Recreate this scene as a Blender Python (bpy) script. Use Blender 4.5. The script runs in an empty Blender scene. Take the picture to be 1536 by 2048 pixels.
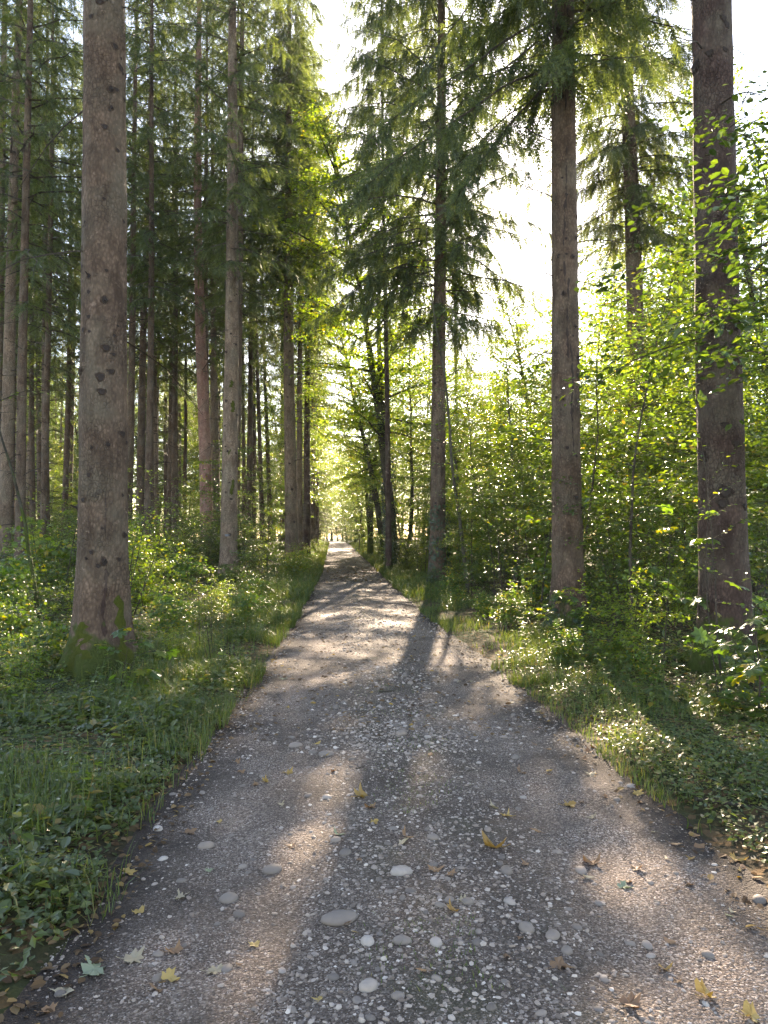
import bpy, math, random
import numpy as np
from mathutils import Vector, Euler

S = bpy.context.scene
C = S.collection
R = math.radians
rng = np.random.default_rng(7)
random.seed(7)

# ------------------------------------------------------------------ camera, sky, sun, exposure
cam = bpy.data.cameras.new('camera')
cam.sensor_fit = 'AUTO'; cam.sensor_width = 36.0; cam.lens = 26.54
cam.clip_start = 0.05; cam.clip_end = 6000
camo = bpy.data.objects.new('camera', cam); C.objects.link(camo)
camo.location = (0, 0, 1.6)
camo.rotation_euler = (R(92.0), 0, R(-3.9))
S.camera = camo

SUN_AZ, SUN_EL = 9.3, 26.1            # degrees right of the track's axis, degrees above the horizon
W = bpy.data.worlds.new('World'); S.world = W; W.use_nodes = True
nt = W.node_tree; nt.nodes.clear()
sky = nt.nodes.new('ShaderNodeTexSky'); sky.sky_type = 'NISHITA'; sky.sun_disc = False
sky.sun_elevation = R(SUN_EL); sky.sun_rotation = R(SUN_AZ)
sky.air_density = 1.0; sky.dust_density = 0.4; sky.ozone_density = 1.0; sky.altitude = 500
bg = nt.nodes.new('ShaderNodeBackground'); bg.inputs[1].default_value = 0.09
wo = nt.nodes.new('ShaderNodeOutputWorld')
nt.links.new(sky.outputs[0], bg.inputs[0]); nt.links.new(bg.outputs[0], wo.inputs[0])

sun = bpy.data.lights.new('sun', 'SUN'); sun.energy = 5.0; sun.angle = R(0.53); sun.color = (1.0, 0.92, 0.78)
suno = bpy.data.objects.new('sun', sun); C.objects.link(suno)
suno.rotation_euler = (R(-(90 - SUN_EL)), 0, R(-SUN_AZ)); suno.location = (30, 150, 90)

S.view_settings.view_transform = 'Standard'; S.view_settings.look = 'None'
S.view_settings.gamma = 1.0; S.view_settings.use_curve_mapping = False
S.view_settings.exposure = 3.22
S.view_settings.use_white_balance = True; S.view_settings.white_balance_temperature = 7900; S.view_settings.white_balance_tint = 16
S.render.engine = 'CYCLES'
cy = S.cycles
cy.use_denoising = True; cy.denoising_prefilter = 'NONE'; cy.max_bounces = 5; cy.diffuse_bounces = 3; cy.glossy_bounces = 2
cy.transmission_bounces = 4; cy.transparent_max_bounces = 4; cy.volume_bounces = 0
cy.use_adaptive_sampling = True; cy.adaptive_threshold = 0.02
cy.caustics_reflective = False; cy.caustics_refractive = False
cy.sample_clamp_indirect = 3.0

# ------------------------------------------------------------------ small numeric helpers
def nrm(a): return a / np.maximum(np.linalg.norm(a, axis=-1, keepdims=True), 1e-9)
def sstep(a, b, x):
    t = np.clip((np.asarray(x, float) - a) / (b - a), 0, 1); return t * t * (3 - 2 * t)
_ph = np.random.default_rng(99).uniform(0, 6.28, (24,)); _dr = np.random.default_rng(98).uniform(0, 6.28, (24,))
def noise2(x, y, f=1.0):
    v = 0; a = 1.0; k = 0
    for o in range(4):
        for j in range(3):
            d = _dr[k]; v = v + a * np.sin((x * math.cos(d) + y * math.sin(d)) * f + _ph[k] + 1.3 * np.sin((y * math.cos(d) - x * math.sin(d)) * f * .7 + _ph[-k])); k += 1
        f *= 2.1; a *= .5
    return v / 4.0
def rise(y): return 0.8 * sstep(25, 130, y)
def path_left(y):
    y = np.asarray(y, float)
    return np.interp(y, [-6, 2.6, 4.2, 6.6, 11.5, 33, 130, 400], [-1.15, -1.1, -1.03, -0.98, -0.78, -0.54, -0.6, -0.8])
def path_right(y):
    y = np.asarray(y, float)
    return np.interp(y, [-6, 3.3, 9, 16, 44, 130, 400], [1.97, 1.97, 2.02, 1.93, 2.3, 2.6, 2.8])
def edge_wob(y, s): return .07 * noise2(y * 1.0, s, 1.7) + .04 * noise2(y, s + 9, 6.0)
def path_dist(x, y):
    l = path_left(y) + edge_wob(y, 3.0); r = path_right(y) + edge_wob(y, 31.0)
    return np.maximum(l - x, x - r)          # < 0 on the track
def gz(x, y):
    x = np.asarray(x, float); y = np.asarray(y, float)
    d = path_dist(x, y)
    n = noise2(x, y, .35) * .12 * sstep(.4, 4, d) + noise2(x, y, 2.0) * .025 * sstep(.1, 1, d)
    return rise(y) + n + .07 * sstep(0, .5, d) - .07 * sstep(.0, -.25, d) + .0 
def pz(x, y):
    x = np.asarray(x, float); y = np.asarray(y, float)
    l = path_left(y); r = path_right(y); u = (x - l) / (r - l)
    crown = .05 * np.sin(np.clip(u, 0, 1) * math.pi)
    rut = -.022 * (np.exp(-((u - .24) / .1) ** 2) + np.exp(-((u - .77) / .1) ** 2))
    return rise(y) + crown + rut + .012 * noise2(x, y, 2.6) + .004 * noise2(x, y, 11.0)
def sz(x, y):
    return np.where(path_dist(x, y) < 0, pz(x, y), gz(x, y))

class MB:
    """collects vertices and faces in numpy and links ONE mesh"""
    def __init__(s): s.V = []; s.F = []; s.M = []; s.n = 0
    def add(s, V, F, m=0):
        V = np.asarray(V, float).reshape(-1, 3)
        if not isinstance(F, (list, tuple)): F = [F]
        for f in F:
            f = np.asarray(f, int)
            if len(f): s.F.append(f + s.n); s.M.append(np.full(len(f), m))
        s.V.append(V); s.n += len(V)
    def mesh(s, name, mats, smooth=False):
        me = bpy.data.meshes.new(name)
        V = np.concatenate(s.V)
        loops = np.concatenate([f.ravel() for f in s.F])
        tot = np.concatenate([np.full(len(f), f.shape[1]) for f in s.F])
        st = np.concatenate([[0], np.cumsum(tot)[:-1]])
        me.vertices.add(len(V)); me.vertices.foreach_set('co', V.astype(np.float32).ravel())
        me.loops.add(len(loops)); me.loops.foreach_set('vertex_index', loops.astype(np.int32))
        me.polygons.add(len(tot)); me.polygons.foreach_set('loop_start', st.astype(np.int32))
        for m in (mats if isinstance(mats, (list, tuple)) else [mats]): me.materials.append(m)
        me.polygons.foreach_set('material_index', np.concatenate(s.M).astype(np.int32))
        me.polygons.foreach_set('use_smooth', np.full(len(tot), smooth))
        me.update(calc_edges=True); me.validate()
        return me
def scatter(tV, tF, pos, Rm, sc):
    """copies of a template: pos (N,3), Rm (N,3,3) columns = axes, sc (N,) or (N,3)"""
    N = len(pos); n = len(tV)
    sc = np.asarray(sc, float)
    L = tV[None] * (sc[:, None, None] if sc.ndim == 1 else sc[:, None, :])
    V = np.einsum('nij,nkj->nki', Rm, L) + pos[:, None]
    off = (np.arange(N) * n)[:, None, None]
    return V.reshape(-1, 3), [(f[None] + off).reshape(-1, f.shape[1]) for f in tF]
def frames(x, up):
    x = nrm(np.asarray(x, float)); up = np.asarray(up, float)
    y = nrm(np.cross(up, x)); z = np.cross(x, y)
    return np.stack([x, y, z], axis=-1)
def tube(P, r, sides=5, cap=False):
    P = np.asarray(P, float); r = np.asarray(r, float); n = len(P)
    t = nrm(np.gradient(P, axis=0))
    ref = np.where(np.abs(t[:, 2:3]) > .9, np.array([[1., 0, 0]]), np.array([[0, 0, 1.]]))
    a = nrm(np.cross(t, ref)); b = np.cross(t, a)
    th = np.arange(sides) / sides * 2 * math.pi
    V = P[:, None] + r[:, None, None] * (np.cos(th)[None, :, None] * a[:, None] + np.sin(th)[None, :, None] * b[:, None])
    i = np.arange(n - 1)[:, None] * sides; j = np.arange(sides)[None]; k = (j + 1) % sides
    F = np.stack([i + j, i + k, i + sides + k, i + sides + j], -1).reshape(-1, 4)
    return V.reshape(-1, 3), [F]

# ------------------------------------------------------------------ object helpers
def link(name, me, parent=None, loc=(0, 0, 0), rot=(0, 0, 0), sc=1.0):
    o = bpy.data.objects.new(name, me); C.objects.link(o)
    o.location = loc; o.rotation_euler = rot
    o.scale = (sc, sc, sc) if not isinstance(sc, (tuple, list)) else sc
    if parent: o.parent = parent
    return o
def tag(o, label, cat, group=None):
    o['label'] = label; o['category'] = cat
    if group: o['group'] = group
    return o
def structure(o): o['kind'] = 'structure'; return o
def stuff(o, label=None, cat=None):
    o['kind'] = 'stuff'
    if label: o['label'] = label
    if cat: o['category'] = cat
    return o

# ------------------------------------------------------------------ materials
class NT:
    def __init__(s, name):
        s.m = bpy.data.materials.new(name); s.m.use_nodes = True; s.t = s.m.node_tree; s.t.nodes.clear()
        s.out = s.n('ShaderNodeOutputMaterial')
    def n(s, typ, **kw):
        nd = s.t.nodes.new(typ)
        for k, v in kw.items(): setattr(nd, k, v)
        return nd
    def l(s, a, b): s.t.links.new(a, b)
    def math(s, op, a, b=None):
        nd = s.n('ShaderNodeMath', operation=op)
        for i, v in enumerate((a, b)):
            if v is None: continue
            if hasattr(v, 'links'): s.l(v, nd.inputs[i])
            else: nd.inputs[i].default_value = v
        return nd.outputs[0]
    def ramp(s, fac, stops, interp='LINEAR'):
        nd = s.n('ShaderNodeValToRGB'); cr = nd.color_ramp; cr.interpolation = interp
        while len(cr.elements) < len(stops): cr.elements.new(.5)
        for e, (p, c) in zip(cr.elements, stops):
            e.position = p; e.color = (c[0], c[1], c[2], 1) if not isinstance(c, (int, float)) else (c, c, c, 1)
        s.l(fac, nd.inputs[0]); return nd.outputs[0]
    def mix(s, fac, a, b, mode='MIX'):
        nd = s.n('ShaderNodeMix', data_type='RGBA', blend_type=mode)
        for i, v in ((0, fac), (6, a), (7, b)):
            if hasattr(v, 'links'): s.l(v, nd.inputs[i])
            elif i == 0: nd.inputs[0].default_value = v
            else: nd.inputs[i].default_value = (*v, 1)
        return nd.outputs[2]
    def noise(s, vec, scale, detail=4, rough=.55, dist=0.0):
        nd = s.n('ShaderNodeTexNoise'); nd.inputs['Scale'].default_value = scale; nd.inputs['Detail'].default_value = detail
        nd.inputs['Roughness'].default_value = rough; nd.inputs['Distortion'].default_value = dist
        if vec is not None: s.l(vec, nd.inputs['Vector'])
        return nd.outputs['Fac']
    def vor(s, vec, scale, out='Distance', feature='F1', rand=1.0):
        nd = s.n('ShaderNodeTexVoronoi', feature=feature); nd.inputs['Scale'].default_value = scale
        if 'Randomness' in nd.inputs: nd.inputs['Randomness'].default_value = rand
        s.l(vec, nd.inputs['Vector']); return nd.outputs[out]
    def vscale(s, vec, sc):
        nd = s.n('ShaderNodeVectorMath', operation='MULTIPLY'); s.l(vec, nd.inputs[0]); nd.inputs[1].default_value = sc
        return nd.outputs[0]
    def obj(s): return s.n('ShaderNodeTexCoord').outputs['Object']
    def pos(s): return s.n('ShaderNodeNewGeometry').outputs['Position']
    def sep(s, v):
        nd = s.n('ShaderNodeSeparateXYZ'); s.l(v, nd.inputs[0]); return nd.outputs
    def rand(s):
        a = s.n('ShaderNodeNewGeometry').outputs['Random Per Island']; b = s.n('ShaderNodeObjectInfo').outputs['Random']
        return s.math('FRACT', s.math('ADD', a, s.math('MULTIPLY', b, 3.7)))
    def orand(s, k=1.0):
        return s.math('FRACT', s.math('MULTIPLY', s.n('ShaderNodeObjectInfo').outputs['Random'], k))
    def bump(s, h, st, dist):
        nd = s.n('ShaderNodeBump'); nd.inputs['Strength'].default_value = st; nd.inputs['Distance'].default_value = dist
        s.l(h, nd.inputs['Height']); return nd.outputs[0]
    def done(s, col, rough=.8, normal=None, spec=.3, trans=None, tfac=.5):
        p = s.n('ShaderNodeBsdfPrincipled')
        if hasattr(col, 'links'): s.l(col, p.inputs['Base Color'])
        else: p.inputs['Base Color'].default_value = (*col, 1)
        if hasattr(rough, 'links'): s.l(rough, p.inputs['Roughness'])
        else: p.inputs['Roughness'].default_value = rough
        p.inputs['Specular IOR Level'].default_value = spec
        if normal is not None: s.l(normal, p.inputs['Normal'])
        o = p.outputs[0]
        if trans is not None:
            t = s.n('ShaderNodeBsdfTranslucent'); s.l(trans, t.inputs[0])
            mx = s.n('ShaderNodeMixShader'); mx.inputs[0].default_value = tfac
            s.l(o, mx.inputs[1]); s.l(t.outputs[0], mx.inputs[2]); o = mx.outputs[0]
        s.l(o, s.out.inputs[0]); return s.m

def leaf_mat(name, stops, tmul=(2.75, 2.95, .7), rough=.32, spec=.6, tfac=.5, hue=.15):
    k = NT(name)
    c = k.ramp(k.rand(), stops)
    w = k.math('MULTIPLY', k.orand(7.31), hue)                      # each plant a shade of its own
    c = k.mix(w, c, (.12, .11, .02))
    v = k.n('ShaderNodeVectorMath', operation='MULTIPLY'); k.l(c, v.inputs[0]); v.inputs[1].default_value = tmul
    return k.done(c, rough, None, spec, v.outputs[0], tfac)
M = {}
M['beech'] = leaf_mat('beech_leaf', [(0, (.036, .062, .018)), (.45, (.058, .090, .020)), (.88, (.085, .112, .022)), (.97, (.15, .14, .022)), (1, (.19, .11, .03))])
M['beech_dark'] = leaf_mat('dark_leaf', [(0, (.028, .058, .018)), (.6, (.045, .080, .020)), (1, (.07, .10, .02))], tmul=(1.9, 1.8, .5), hue=.1)
M['maple'] = leaf_mat('maple_leaf', [(0, (.035, .07, .022)), (.6, (.055, .10, .024)), (.88, (.10, .13, .025)), (1, (.24, .17, .02))], hue=.15)
M['yellow'] = leaf_mat('yellowing_leaf', [(0, (.055, .095, .018)), (.5, (.085, .125, .020)), (.9, (.125, .15, .022)), (1, (.22, .16, .025))])
M['cover'] = leaf_mat('ground_cover_leaf', [(0, (.055, .085, .030)), (.6, (.092, .125, .042)), (.92, (.14, .155, .05)), (1, (.22, .15, .05))], tmul=(1.9, 1.8, .7), hue=0)
M['ivy'] = leaf_mat('ivy_leaf', [(0, (.018, .038, .014)), (1, (.035, .06, .02))], tmul=(1, 1, .5), tfac=.25, hue=0)
M['grass'] = leaf_mat('grass_blade', [(0, (.045, .075, .02)), (.6, (.075, .115, .028)), (.9, (.12, .14, .04)), (1, (.20, .16, .07))], tmul=(1.7, 1.6, .6), rough=.45, hue=0)
M['needle'] = leaf_mat('spruce_needles', [(0, (.028, .046, .024)), (.5, (.045, .066, .030)), (1, (.075, .092, .036))], tmul=(2.6, 2.5, 1.1), rough=.5, spec=.4, tfac=.45, hue=.12)
M['litter'] = leaf_mat('brown_dead_leaf', [(0, (.06, .035, .02)), (.5, (.12, .07, .035)), (.85, (.20, .13, .07)), (1, (.32, .20, .05))], tmul=(1.2, 1.1, .8), rough=.7, spec=.2, tfac=.25, hue=0)
M['fall_yellow'] = leaf_mat('yellow_fallen_leaf', [(0, (.26, .145, .035)), (.5, (.34, .215, .055)), (1, (.40, .28, .09))], tmul=(1.2, 1.1, .6), rough=.55, tfac=.3, hue=0)
M['fall_brown'] = leaf_mat('brown_fallen_leaf', [(0, (.16, .085, .04)), (1, (.24, .13, .06))], tmul=(1.2, 1, .7), rough=.6, tfac=.2, hue=0)
M['fall_pale'] = leaf_mat('pale_fallen_leaf', [(0, (.30, .24, .15)), (1, (.38, .30, .19))], tmul=(1, 1, .7), rough=.6, tfac=.2, hue=0)
M['fall_green'] = leaf_mat('faded_green_fallen_leaf', [(0, (.17, .20, .12)), (1, (.22, .24, .14))], tmul=(1, 1, .7), rough=.6, tfac=.2, hue=0)

def bark_mat(name, a, b, moss=.0, scale=1.0, knot=False, flake=.5, streak=(1, 1, .45)):
    k = NT(name); o = k.obj()
    st = k.vscale(o, streak)
    n1 = k.noise(st, 9 * scale, 6, .65, .4); n2 = k.noise(o, 1.6, 3)
    vn = k.vor(k.vscale(o, (1, 1, .55)), 34 * scale, 'Distance')
    fine = k.noise(k.vscale(o, (1, 1, 2.6)), 48 * scale, 3, .7)
    c = k.mix(k.ramp(n1, [(.30, 0.), (.70, 1.)]), a, b)
    c = k.mix(k.math('MULTIPLY', k.ramp(vn, [(.25, 0.), (.6, 1.)]), flake), c, tuple(x * .45 for x in a))
    c = k.mix(k.math('MULTIPLY', k.ramp(fine, [(.66, 0.), (.8, 1.)]), .12), c, tuple(min(1, x * 1.3) for x in b))
    c = k.mix(k.math('MULTIPLY', k.ramp(n2, [(.42, 0.), (.62, 1.)]), .5), c, (.125, .115, .085))   # lichen bloom
    c = k.mix(k.math('MULTIPLY', k.orand(5.1), .35), c, tuple(x * .6 for x in a))
    plate = k.n('ShaderNodeTexVoronoi', feature='DISTANCE_TO_EDGE'); plate.inputs['Scale'].default_value = 30 * scale; k.l(k.vscale(o, (1, 1, .6)), plate.inputs['Vector'])
    pe = k.ramp(plate.outputs['Distance'], [(.0, .8), (.12, 0.)])
    pm = k.math('MULTIPLY', pe, k.ramp(k.noise(o, 2.3, 4), [(.42, 0.), (.58, 1.)]))
    c = k.mix(k.math('MULTIPLY', pm, flake), c, tuple(x * .4 for x in a))
    c = k.mix(k.ramp(k.noise(k.vscale(o, (1, 1, .3)), 4.5, 5, .65), [(.48, 0.), (.64, .75)]), c, tuple(x * .55 for x in a))
    c = k.mix(k.ramp(k.noise(o, 11, 5, .7), [(.60, 0.), (.70, .45)]), c, tuple(min(1, x * 1.25 + .02) for x in b))
    if moss:
        z = k.sep(o)[2]
        mz = k.math('MULTIPLY', k.math('SUBTRACT', 1.0, k.math('DIVIDE', z, moss)), 1.0)
        mm = k.math('ADD', mz, k.math('MULTIPLY', k.math('SUBTRACT', k.noise(o, 3.5, 4), .5), 2.4))
        c = k.mix(k.ramp(mm, [(.35, 0.), (.6, 1.)]), c, (.045, .058, .014))
    h = k.math('ADD', k.math('MULTIPLY', k.math('SUBTRACT', n1, pm), .8), k.math('ADD', k.math('MULTIPLY', vn, .7), k.math('MULTIPLY', fine, .35)))
    return k.done(c, .9, k.bump(h, .9, .02), .15)
M['bark'] = bark_mat('spruce_bark', (.090, .058, .041), (.225, .153, .110), moss=.75)
M['knot_bark'] = bark_mat('knot_bark_collar', (.085, .052, .038), (.20, .13, .095))
M['knot_bark_dark'] = bark_mat('dark_knot_bark_collar', (.05, .032, .027), (.11, .072, .06))
M['bark_dark'] = bark_mat('dark_spruce_bark', (.056, .034, .028), (.125, .080, .066), moss=.9)
M['bark_pale'] = bark_mat('pale_spruce_bark', (.15, .102, .072), (.33, .24, .175), moss=.8)
M['bark_red'] = bark_mat('reddish_pine_bark', (.26, .13, .10), (.48, .29, .235), moss=0)
M['bark_ivy'] = bark_mat('mossy_deciduous_bark', (.04, .036, .026), (.095, .08, .06), moss=4.0, streak=(1, 1, .2))
M['twig'] = bark_mat('twig_bark', (.055, .042, .032), (.11, .09, .07), scale=2, flake=.2)
M['pole'] = bark_mat('smooth_sapling_bark', (.075, .068, .05), (.15, .14, .11), scale=2, flake=.15)
M['knot'] = NT('knot_wood').done((.028, .02, .017), .9)
M['seam'] = NT('dark_bark_seam').done((.035, .024, .02), .9)
k = NT('green_moss'); M['moss'] = k.done(k.mix(k.noise(k.obj(), 40, 4), (.025, .032, .006), (.075, .082, .016)), .95, k.bump(k.noise(k.obj(), 120, 3), 1, .01), .1)
k = NT('faded_blue_paint'); M['paint'] = k.done(k.mix(k.noise(k.obj(), 25, 4), (.10, .13, .17), (.16, .13, .11)), .8)

# ground
k = NT('forest_floor'); p = k.pos()
c = k.mix(k.ramp(k.noise(p, 1.2, 5), [(.35, 0.), (.65, 1.)]), (.036, .027, .018), (.060, .047, .026))
c = k.mix(k.ramp(k.noise(p, .45, 4), [(.42, 0.), (.6, 1.)]), c, (.035, .048, .014))
vc = k.n('ShaderNodeTexVoronoi'); vc.inputs['Scale'].default_value = 16; k.l(p, vc.inputs['Vector'])
c = k.mix(k.math('MULTIPLY', k.ramp(k.sep(vc.outputs['Color'])[0], [(.72, 0.), (.8, 1.)]), .8), c, (.13, .08, .04))
M['floor'] = k.done(c, .95, k.bump(k.math('ADD', k.noise(p, 30, 5), vc.outputs['Distance']), .8, .03), .1)

# gravel track: fine grit between the stones, humus at the edges, two paler wheel tracks
k = NT('gravel_track'); p = k.pos()
at_ = k.n('ShaderNodeAttribute', attribute_name='across'); u = at_.outputs['Fac']
grit = k.n('ShaderNodeTexVoronoi'); grit.inputs['Scale'].default_value = 150; k.l(p, grit.inputs['Vector'])
grit2 = k.n('ShaderNodeTexVoronoi'); grit2.inputs['Scale'].default_value = 62; k.l(p, grit2.inputs['Vector'])
g = k.sep(grit.outputs['Color'])[0]; g2 = k.sep(grit2.outputs['Color'])[1]
c = k.ramp(g, [(0, (.046, .029, .020)), (.40, (.125, .085, .063)), (.75, (.25, .183, .142)), (.90, (.39, .305, .245)), (1, (.64, .53, .45))])
c2 = k.ramp(g2, [(0, (.050, .035, .027)), (.55, (.15, .112, .089)), (1, (.40, .32, .26))])
c = k.mix(k.math('MULTIPLY', k.ramp(k.noise(p, 3.0, 4), [(.45, 0.), (.6, 1.)]), .35), c, c2)
big = k.noise(p, .9, 5, .6)
c = k.mix(k.math('MULTIPLY', k.ramp(big, [(.40, 1.), (.60, 0.)]), .6), c, (.052, .037, .027))
cen = k.ramp(u, [(.36, 0.), (.47, 1.), (.58, 1.), (.68, 0.)])
c = k.mix(k.math('MULTIPLY', cen, k.math('MULTIPLY', k.ramp(k.noise(p, 2.2, 4), [(.5, 0.), (.66, 1.)]), .55)), c, (.055, .062, .022))
c = k.mix(k.math('MULTIPLY', k.ramp(u, [(.24, 0.), (.38, .62), (.62, .62), (.76, 0.)]), k.ramp(k.noise(p, 5, 5), [(.35, 1.), (.65, .35)])), c, (.050, .034, .024))
ed = k.math('ADD', k.math('MULTIPLY', k.math('ABSOLUTE', k.math('SUBTRACT', u, .5)), 2.0), k.math('MULTIPLY', k.math('SUBTRACT', k.noise(p, 2.4, 5), .5), .45))
c = k.mix(k.ramp(ed, [(.66, 0.), (.90, 1.)]), c, (.034, .022, .015))
h = k.math('ADD', k.math('MULTIPLY', k.math('SUBTRACT', 1., grit.outputs['Distance']), .5), k.math('MULTIPLY', k.math('SUBTRACT', 1., grit2.outputs['Distance']), .8))
M['track'] = k.done(c, .82, k.bump(h, 1.0, .014), .3)
k = NT('grey_pebbles'); r_ = k.rand()
c = k.ramp(r_, [(0, (.095, .067, .051)), (.3, (.19, .141, .110)), (.75, (.29, .228, .183)), (.94, (.38, .31, .257)), (1, (.54, .455, .385))])
M['pebble'] = k.done(c, .62, k.bump(k.noise(k.pos(), 160, 3), .3, .004), .4)
k = NT('river_stone'); o = k.obj(); r_ = k.orand(3.3)
c = k.ramp(r_, [(0, (.12, .095, .078)), (.5, (.19, .152, .126)), (.75, (.24, .185, .148)), (.93, (.30, .25, .212)), (1, (.40, .345, .295))])
c = k.mix(k.math('MULTIPLY', k.ramp(k.noise(k.pos(), 22, 5), [(.4, 0.), (.7, 1.)]), .4), c, (.12, .10, .09))
M['stone'] = k.done(c, .7, k.bump(k.noise(k.pos(), 90, 4), .35, .004), .35)

# ------------------------------------------------------------------ setting: ground, track
def axis(parts):
    return np.concatenate([np.arange(a, b, s) for a, b, s in parts])
xs = axis([(-1500, -200, 200), (-200, -40, 20), (-40, -10, 2), (-10, -1.6, .3), (-1.6, -.2, .07), (-.2, 1.6, .3), (1.6, 2.9, .07), (2.9, 10, .3), (10, 40, 2), (40, 200, 20), (200, 1501, 200)])
ys = axis([(-1200, -40, 190), (-40, -4, 6), (-4, 14, .12), (14, 40, .4), (40, 140, 2), (140, 400, 20), (400, 1601, 200)])
X, Y = np.meshgrid(xs, ys)
b = MB(); nx, ny = len(xs), len(ys)
i = np.arange(ny - 1)[:, None] * nx; j = np.arange(nx - 1)[None]
b.add(np.stack([X, Y, gz(X, Y)], -1), np.stack([i + j, i + j + 1, i + nx + j + 1, i + nx + j], -1).reshape(-1, 4))
structure(link('forest_ground', b.mesh('forest_ground', M['floor'], True)))

us = np.linspace(0, 1, 41); ys = axis([(-5, 12, .07), (12, 40, .3), (40, 205, 1.5)])
U, Y = np.meshgrid(us, ys)
l = path_left(Y) + edge_wob(Y, 3.0) - .10; r = path_right(Y) + edge_wob(Y, 31.0) + .10
X = l + (r - l) * U
Z = np.maximum(pz(X, Y), rise(Y) + .0) + .004
Z = np.where((U == 0) | (U == 1), gz(X, Y) - .03, Z)
b = MB(); nx, ny = len(us), len(ys)
i = np.arange(ny - 1)[:, None] * nx; j = np.arange(nx - 1)[None]
b.add(np.stack([X, Y, Z], -1), np.stack([i + j, i + j + 1, i + nx + j + 1, i + nx + j], -1).reshape(-1, 4))
me = b.mesh('gravel_track', M['track'], True)
a = me.attributes.new('across', 'FLOAT', 'POINT'); a.data.foreach_set('value', U.ravel().astype(np.float32))
structure(link('gravel_track', me))

# ------------------------------------------------------------------ templates
def fan(n): return [np.array([[0, q, q % (n - 1) + 1] for q in range(1, n)])]
half = [(-.12, .17), (-.08, .36), (.10, .34), (.16, .62), (.30, .52), (.42, .36), (.62, .56), (.74, .44), (.72, .19)]
bd = [(0, 0)] + half + [(1, 0)] + [(x, -y) for x, y in half[::-1]]
MAPLE_V = np.array([(.33, 0, .04)] + [(x, y, -.22 * (y * y) - .10 * x * x + .04 * math.sin(q * 2.3)) for q, (x, y) in enumerate(bd)]); MAPLE_F = fan(len(MAPLE_V))
BEECH_V = np.array([(0, 0, 0), (.3, .27, .05), (.7, .24, .02), (1, 0, -.08), (.7, -.24, .02), (.3, -.27, .05)])
BEECH_F = [np.array([[0, 3, 2, 1], [0, 5, 4, 3]])]
RHOMB_V = np.array([(0, 0, 0), (.5, .33, .06), (1, 0, -.04), (.5, -.33, .06)]); RHOMB_F = [np.array([[0, 2, 1], [0, 3, 2]])]
def twig_template(n=11, seed=0):
    g = np.random.default_rng(seed); V = []; F = []
    for q in range(n):
        x = .06 + .92 * q / n; z = -.16 * x * x
        for s in (-1, 1):
            L = .20 * (1 - .45 * x) * g.uniform(.75, 1.2); a = s * g.uniform(.5, .85); w = .021
            d = np.array([math.cos(a), math.sin(a), g.uniform(-.45, .35)]); pn = np.array([-math.sin(a), math.cos(a), 0])
            P = np.array([x, 0, z]); k0 = len(V)
            V += [P - pn * w, P + pn * w, P + d * L]; F.append((k0, k0 + 1, k0 + 2))
    k0 = len(V)
    V += [(0, -.008, 0), (0, .008, 0), (1, 0, -.16)]; F.append((k0, k0 + 1, k0 + 2))
    return np.array(V), [np.array(F)]
TWIG_V, TWIG_F = twig_template()
ico_t = (1 + 5 ** .5) / 2
ICO_V = nrm(np.array([(-1, ico_t, 0), (1, ico_t, 0), (-1, -ico_t, 0), (1, -ico_t, 0), (0, -1, ico_t), (0, 1, ico_t), (0, -1, -ico_t), (0, 1, -ico_t), (ico_t, 0, -1), (ico_t, 0, 1), (-ico_t, 0, -1), (-ico_t, 0, 1)], float))
ICO_F = np.array([(0, 11, 5), (0, 5, 1), (0, 1, 7), (0, 7, 10), (0, 10, 11), (1, 5, 9), (5, 11, 4), (11, 10, 2), (10, 7, 6), (7, 1, 8), (3, 9, 4), (3, 4, 2), (3, 2, 6), (3, 6, 8), (3, 8, 9), (4, 9, 5), (2, 4, 11), (6, 2, 10), (8, 6, 7), (9, 8, 1)])

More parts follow.
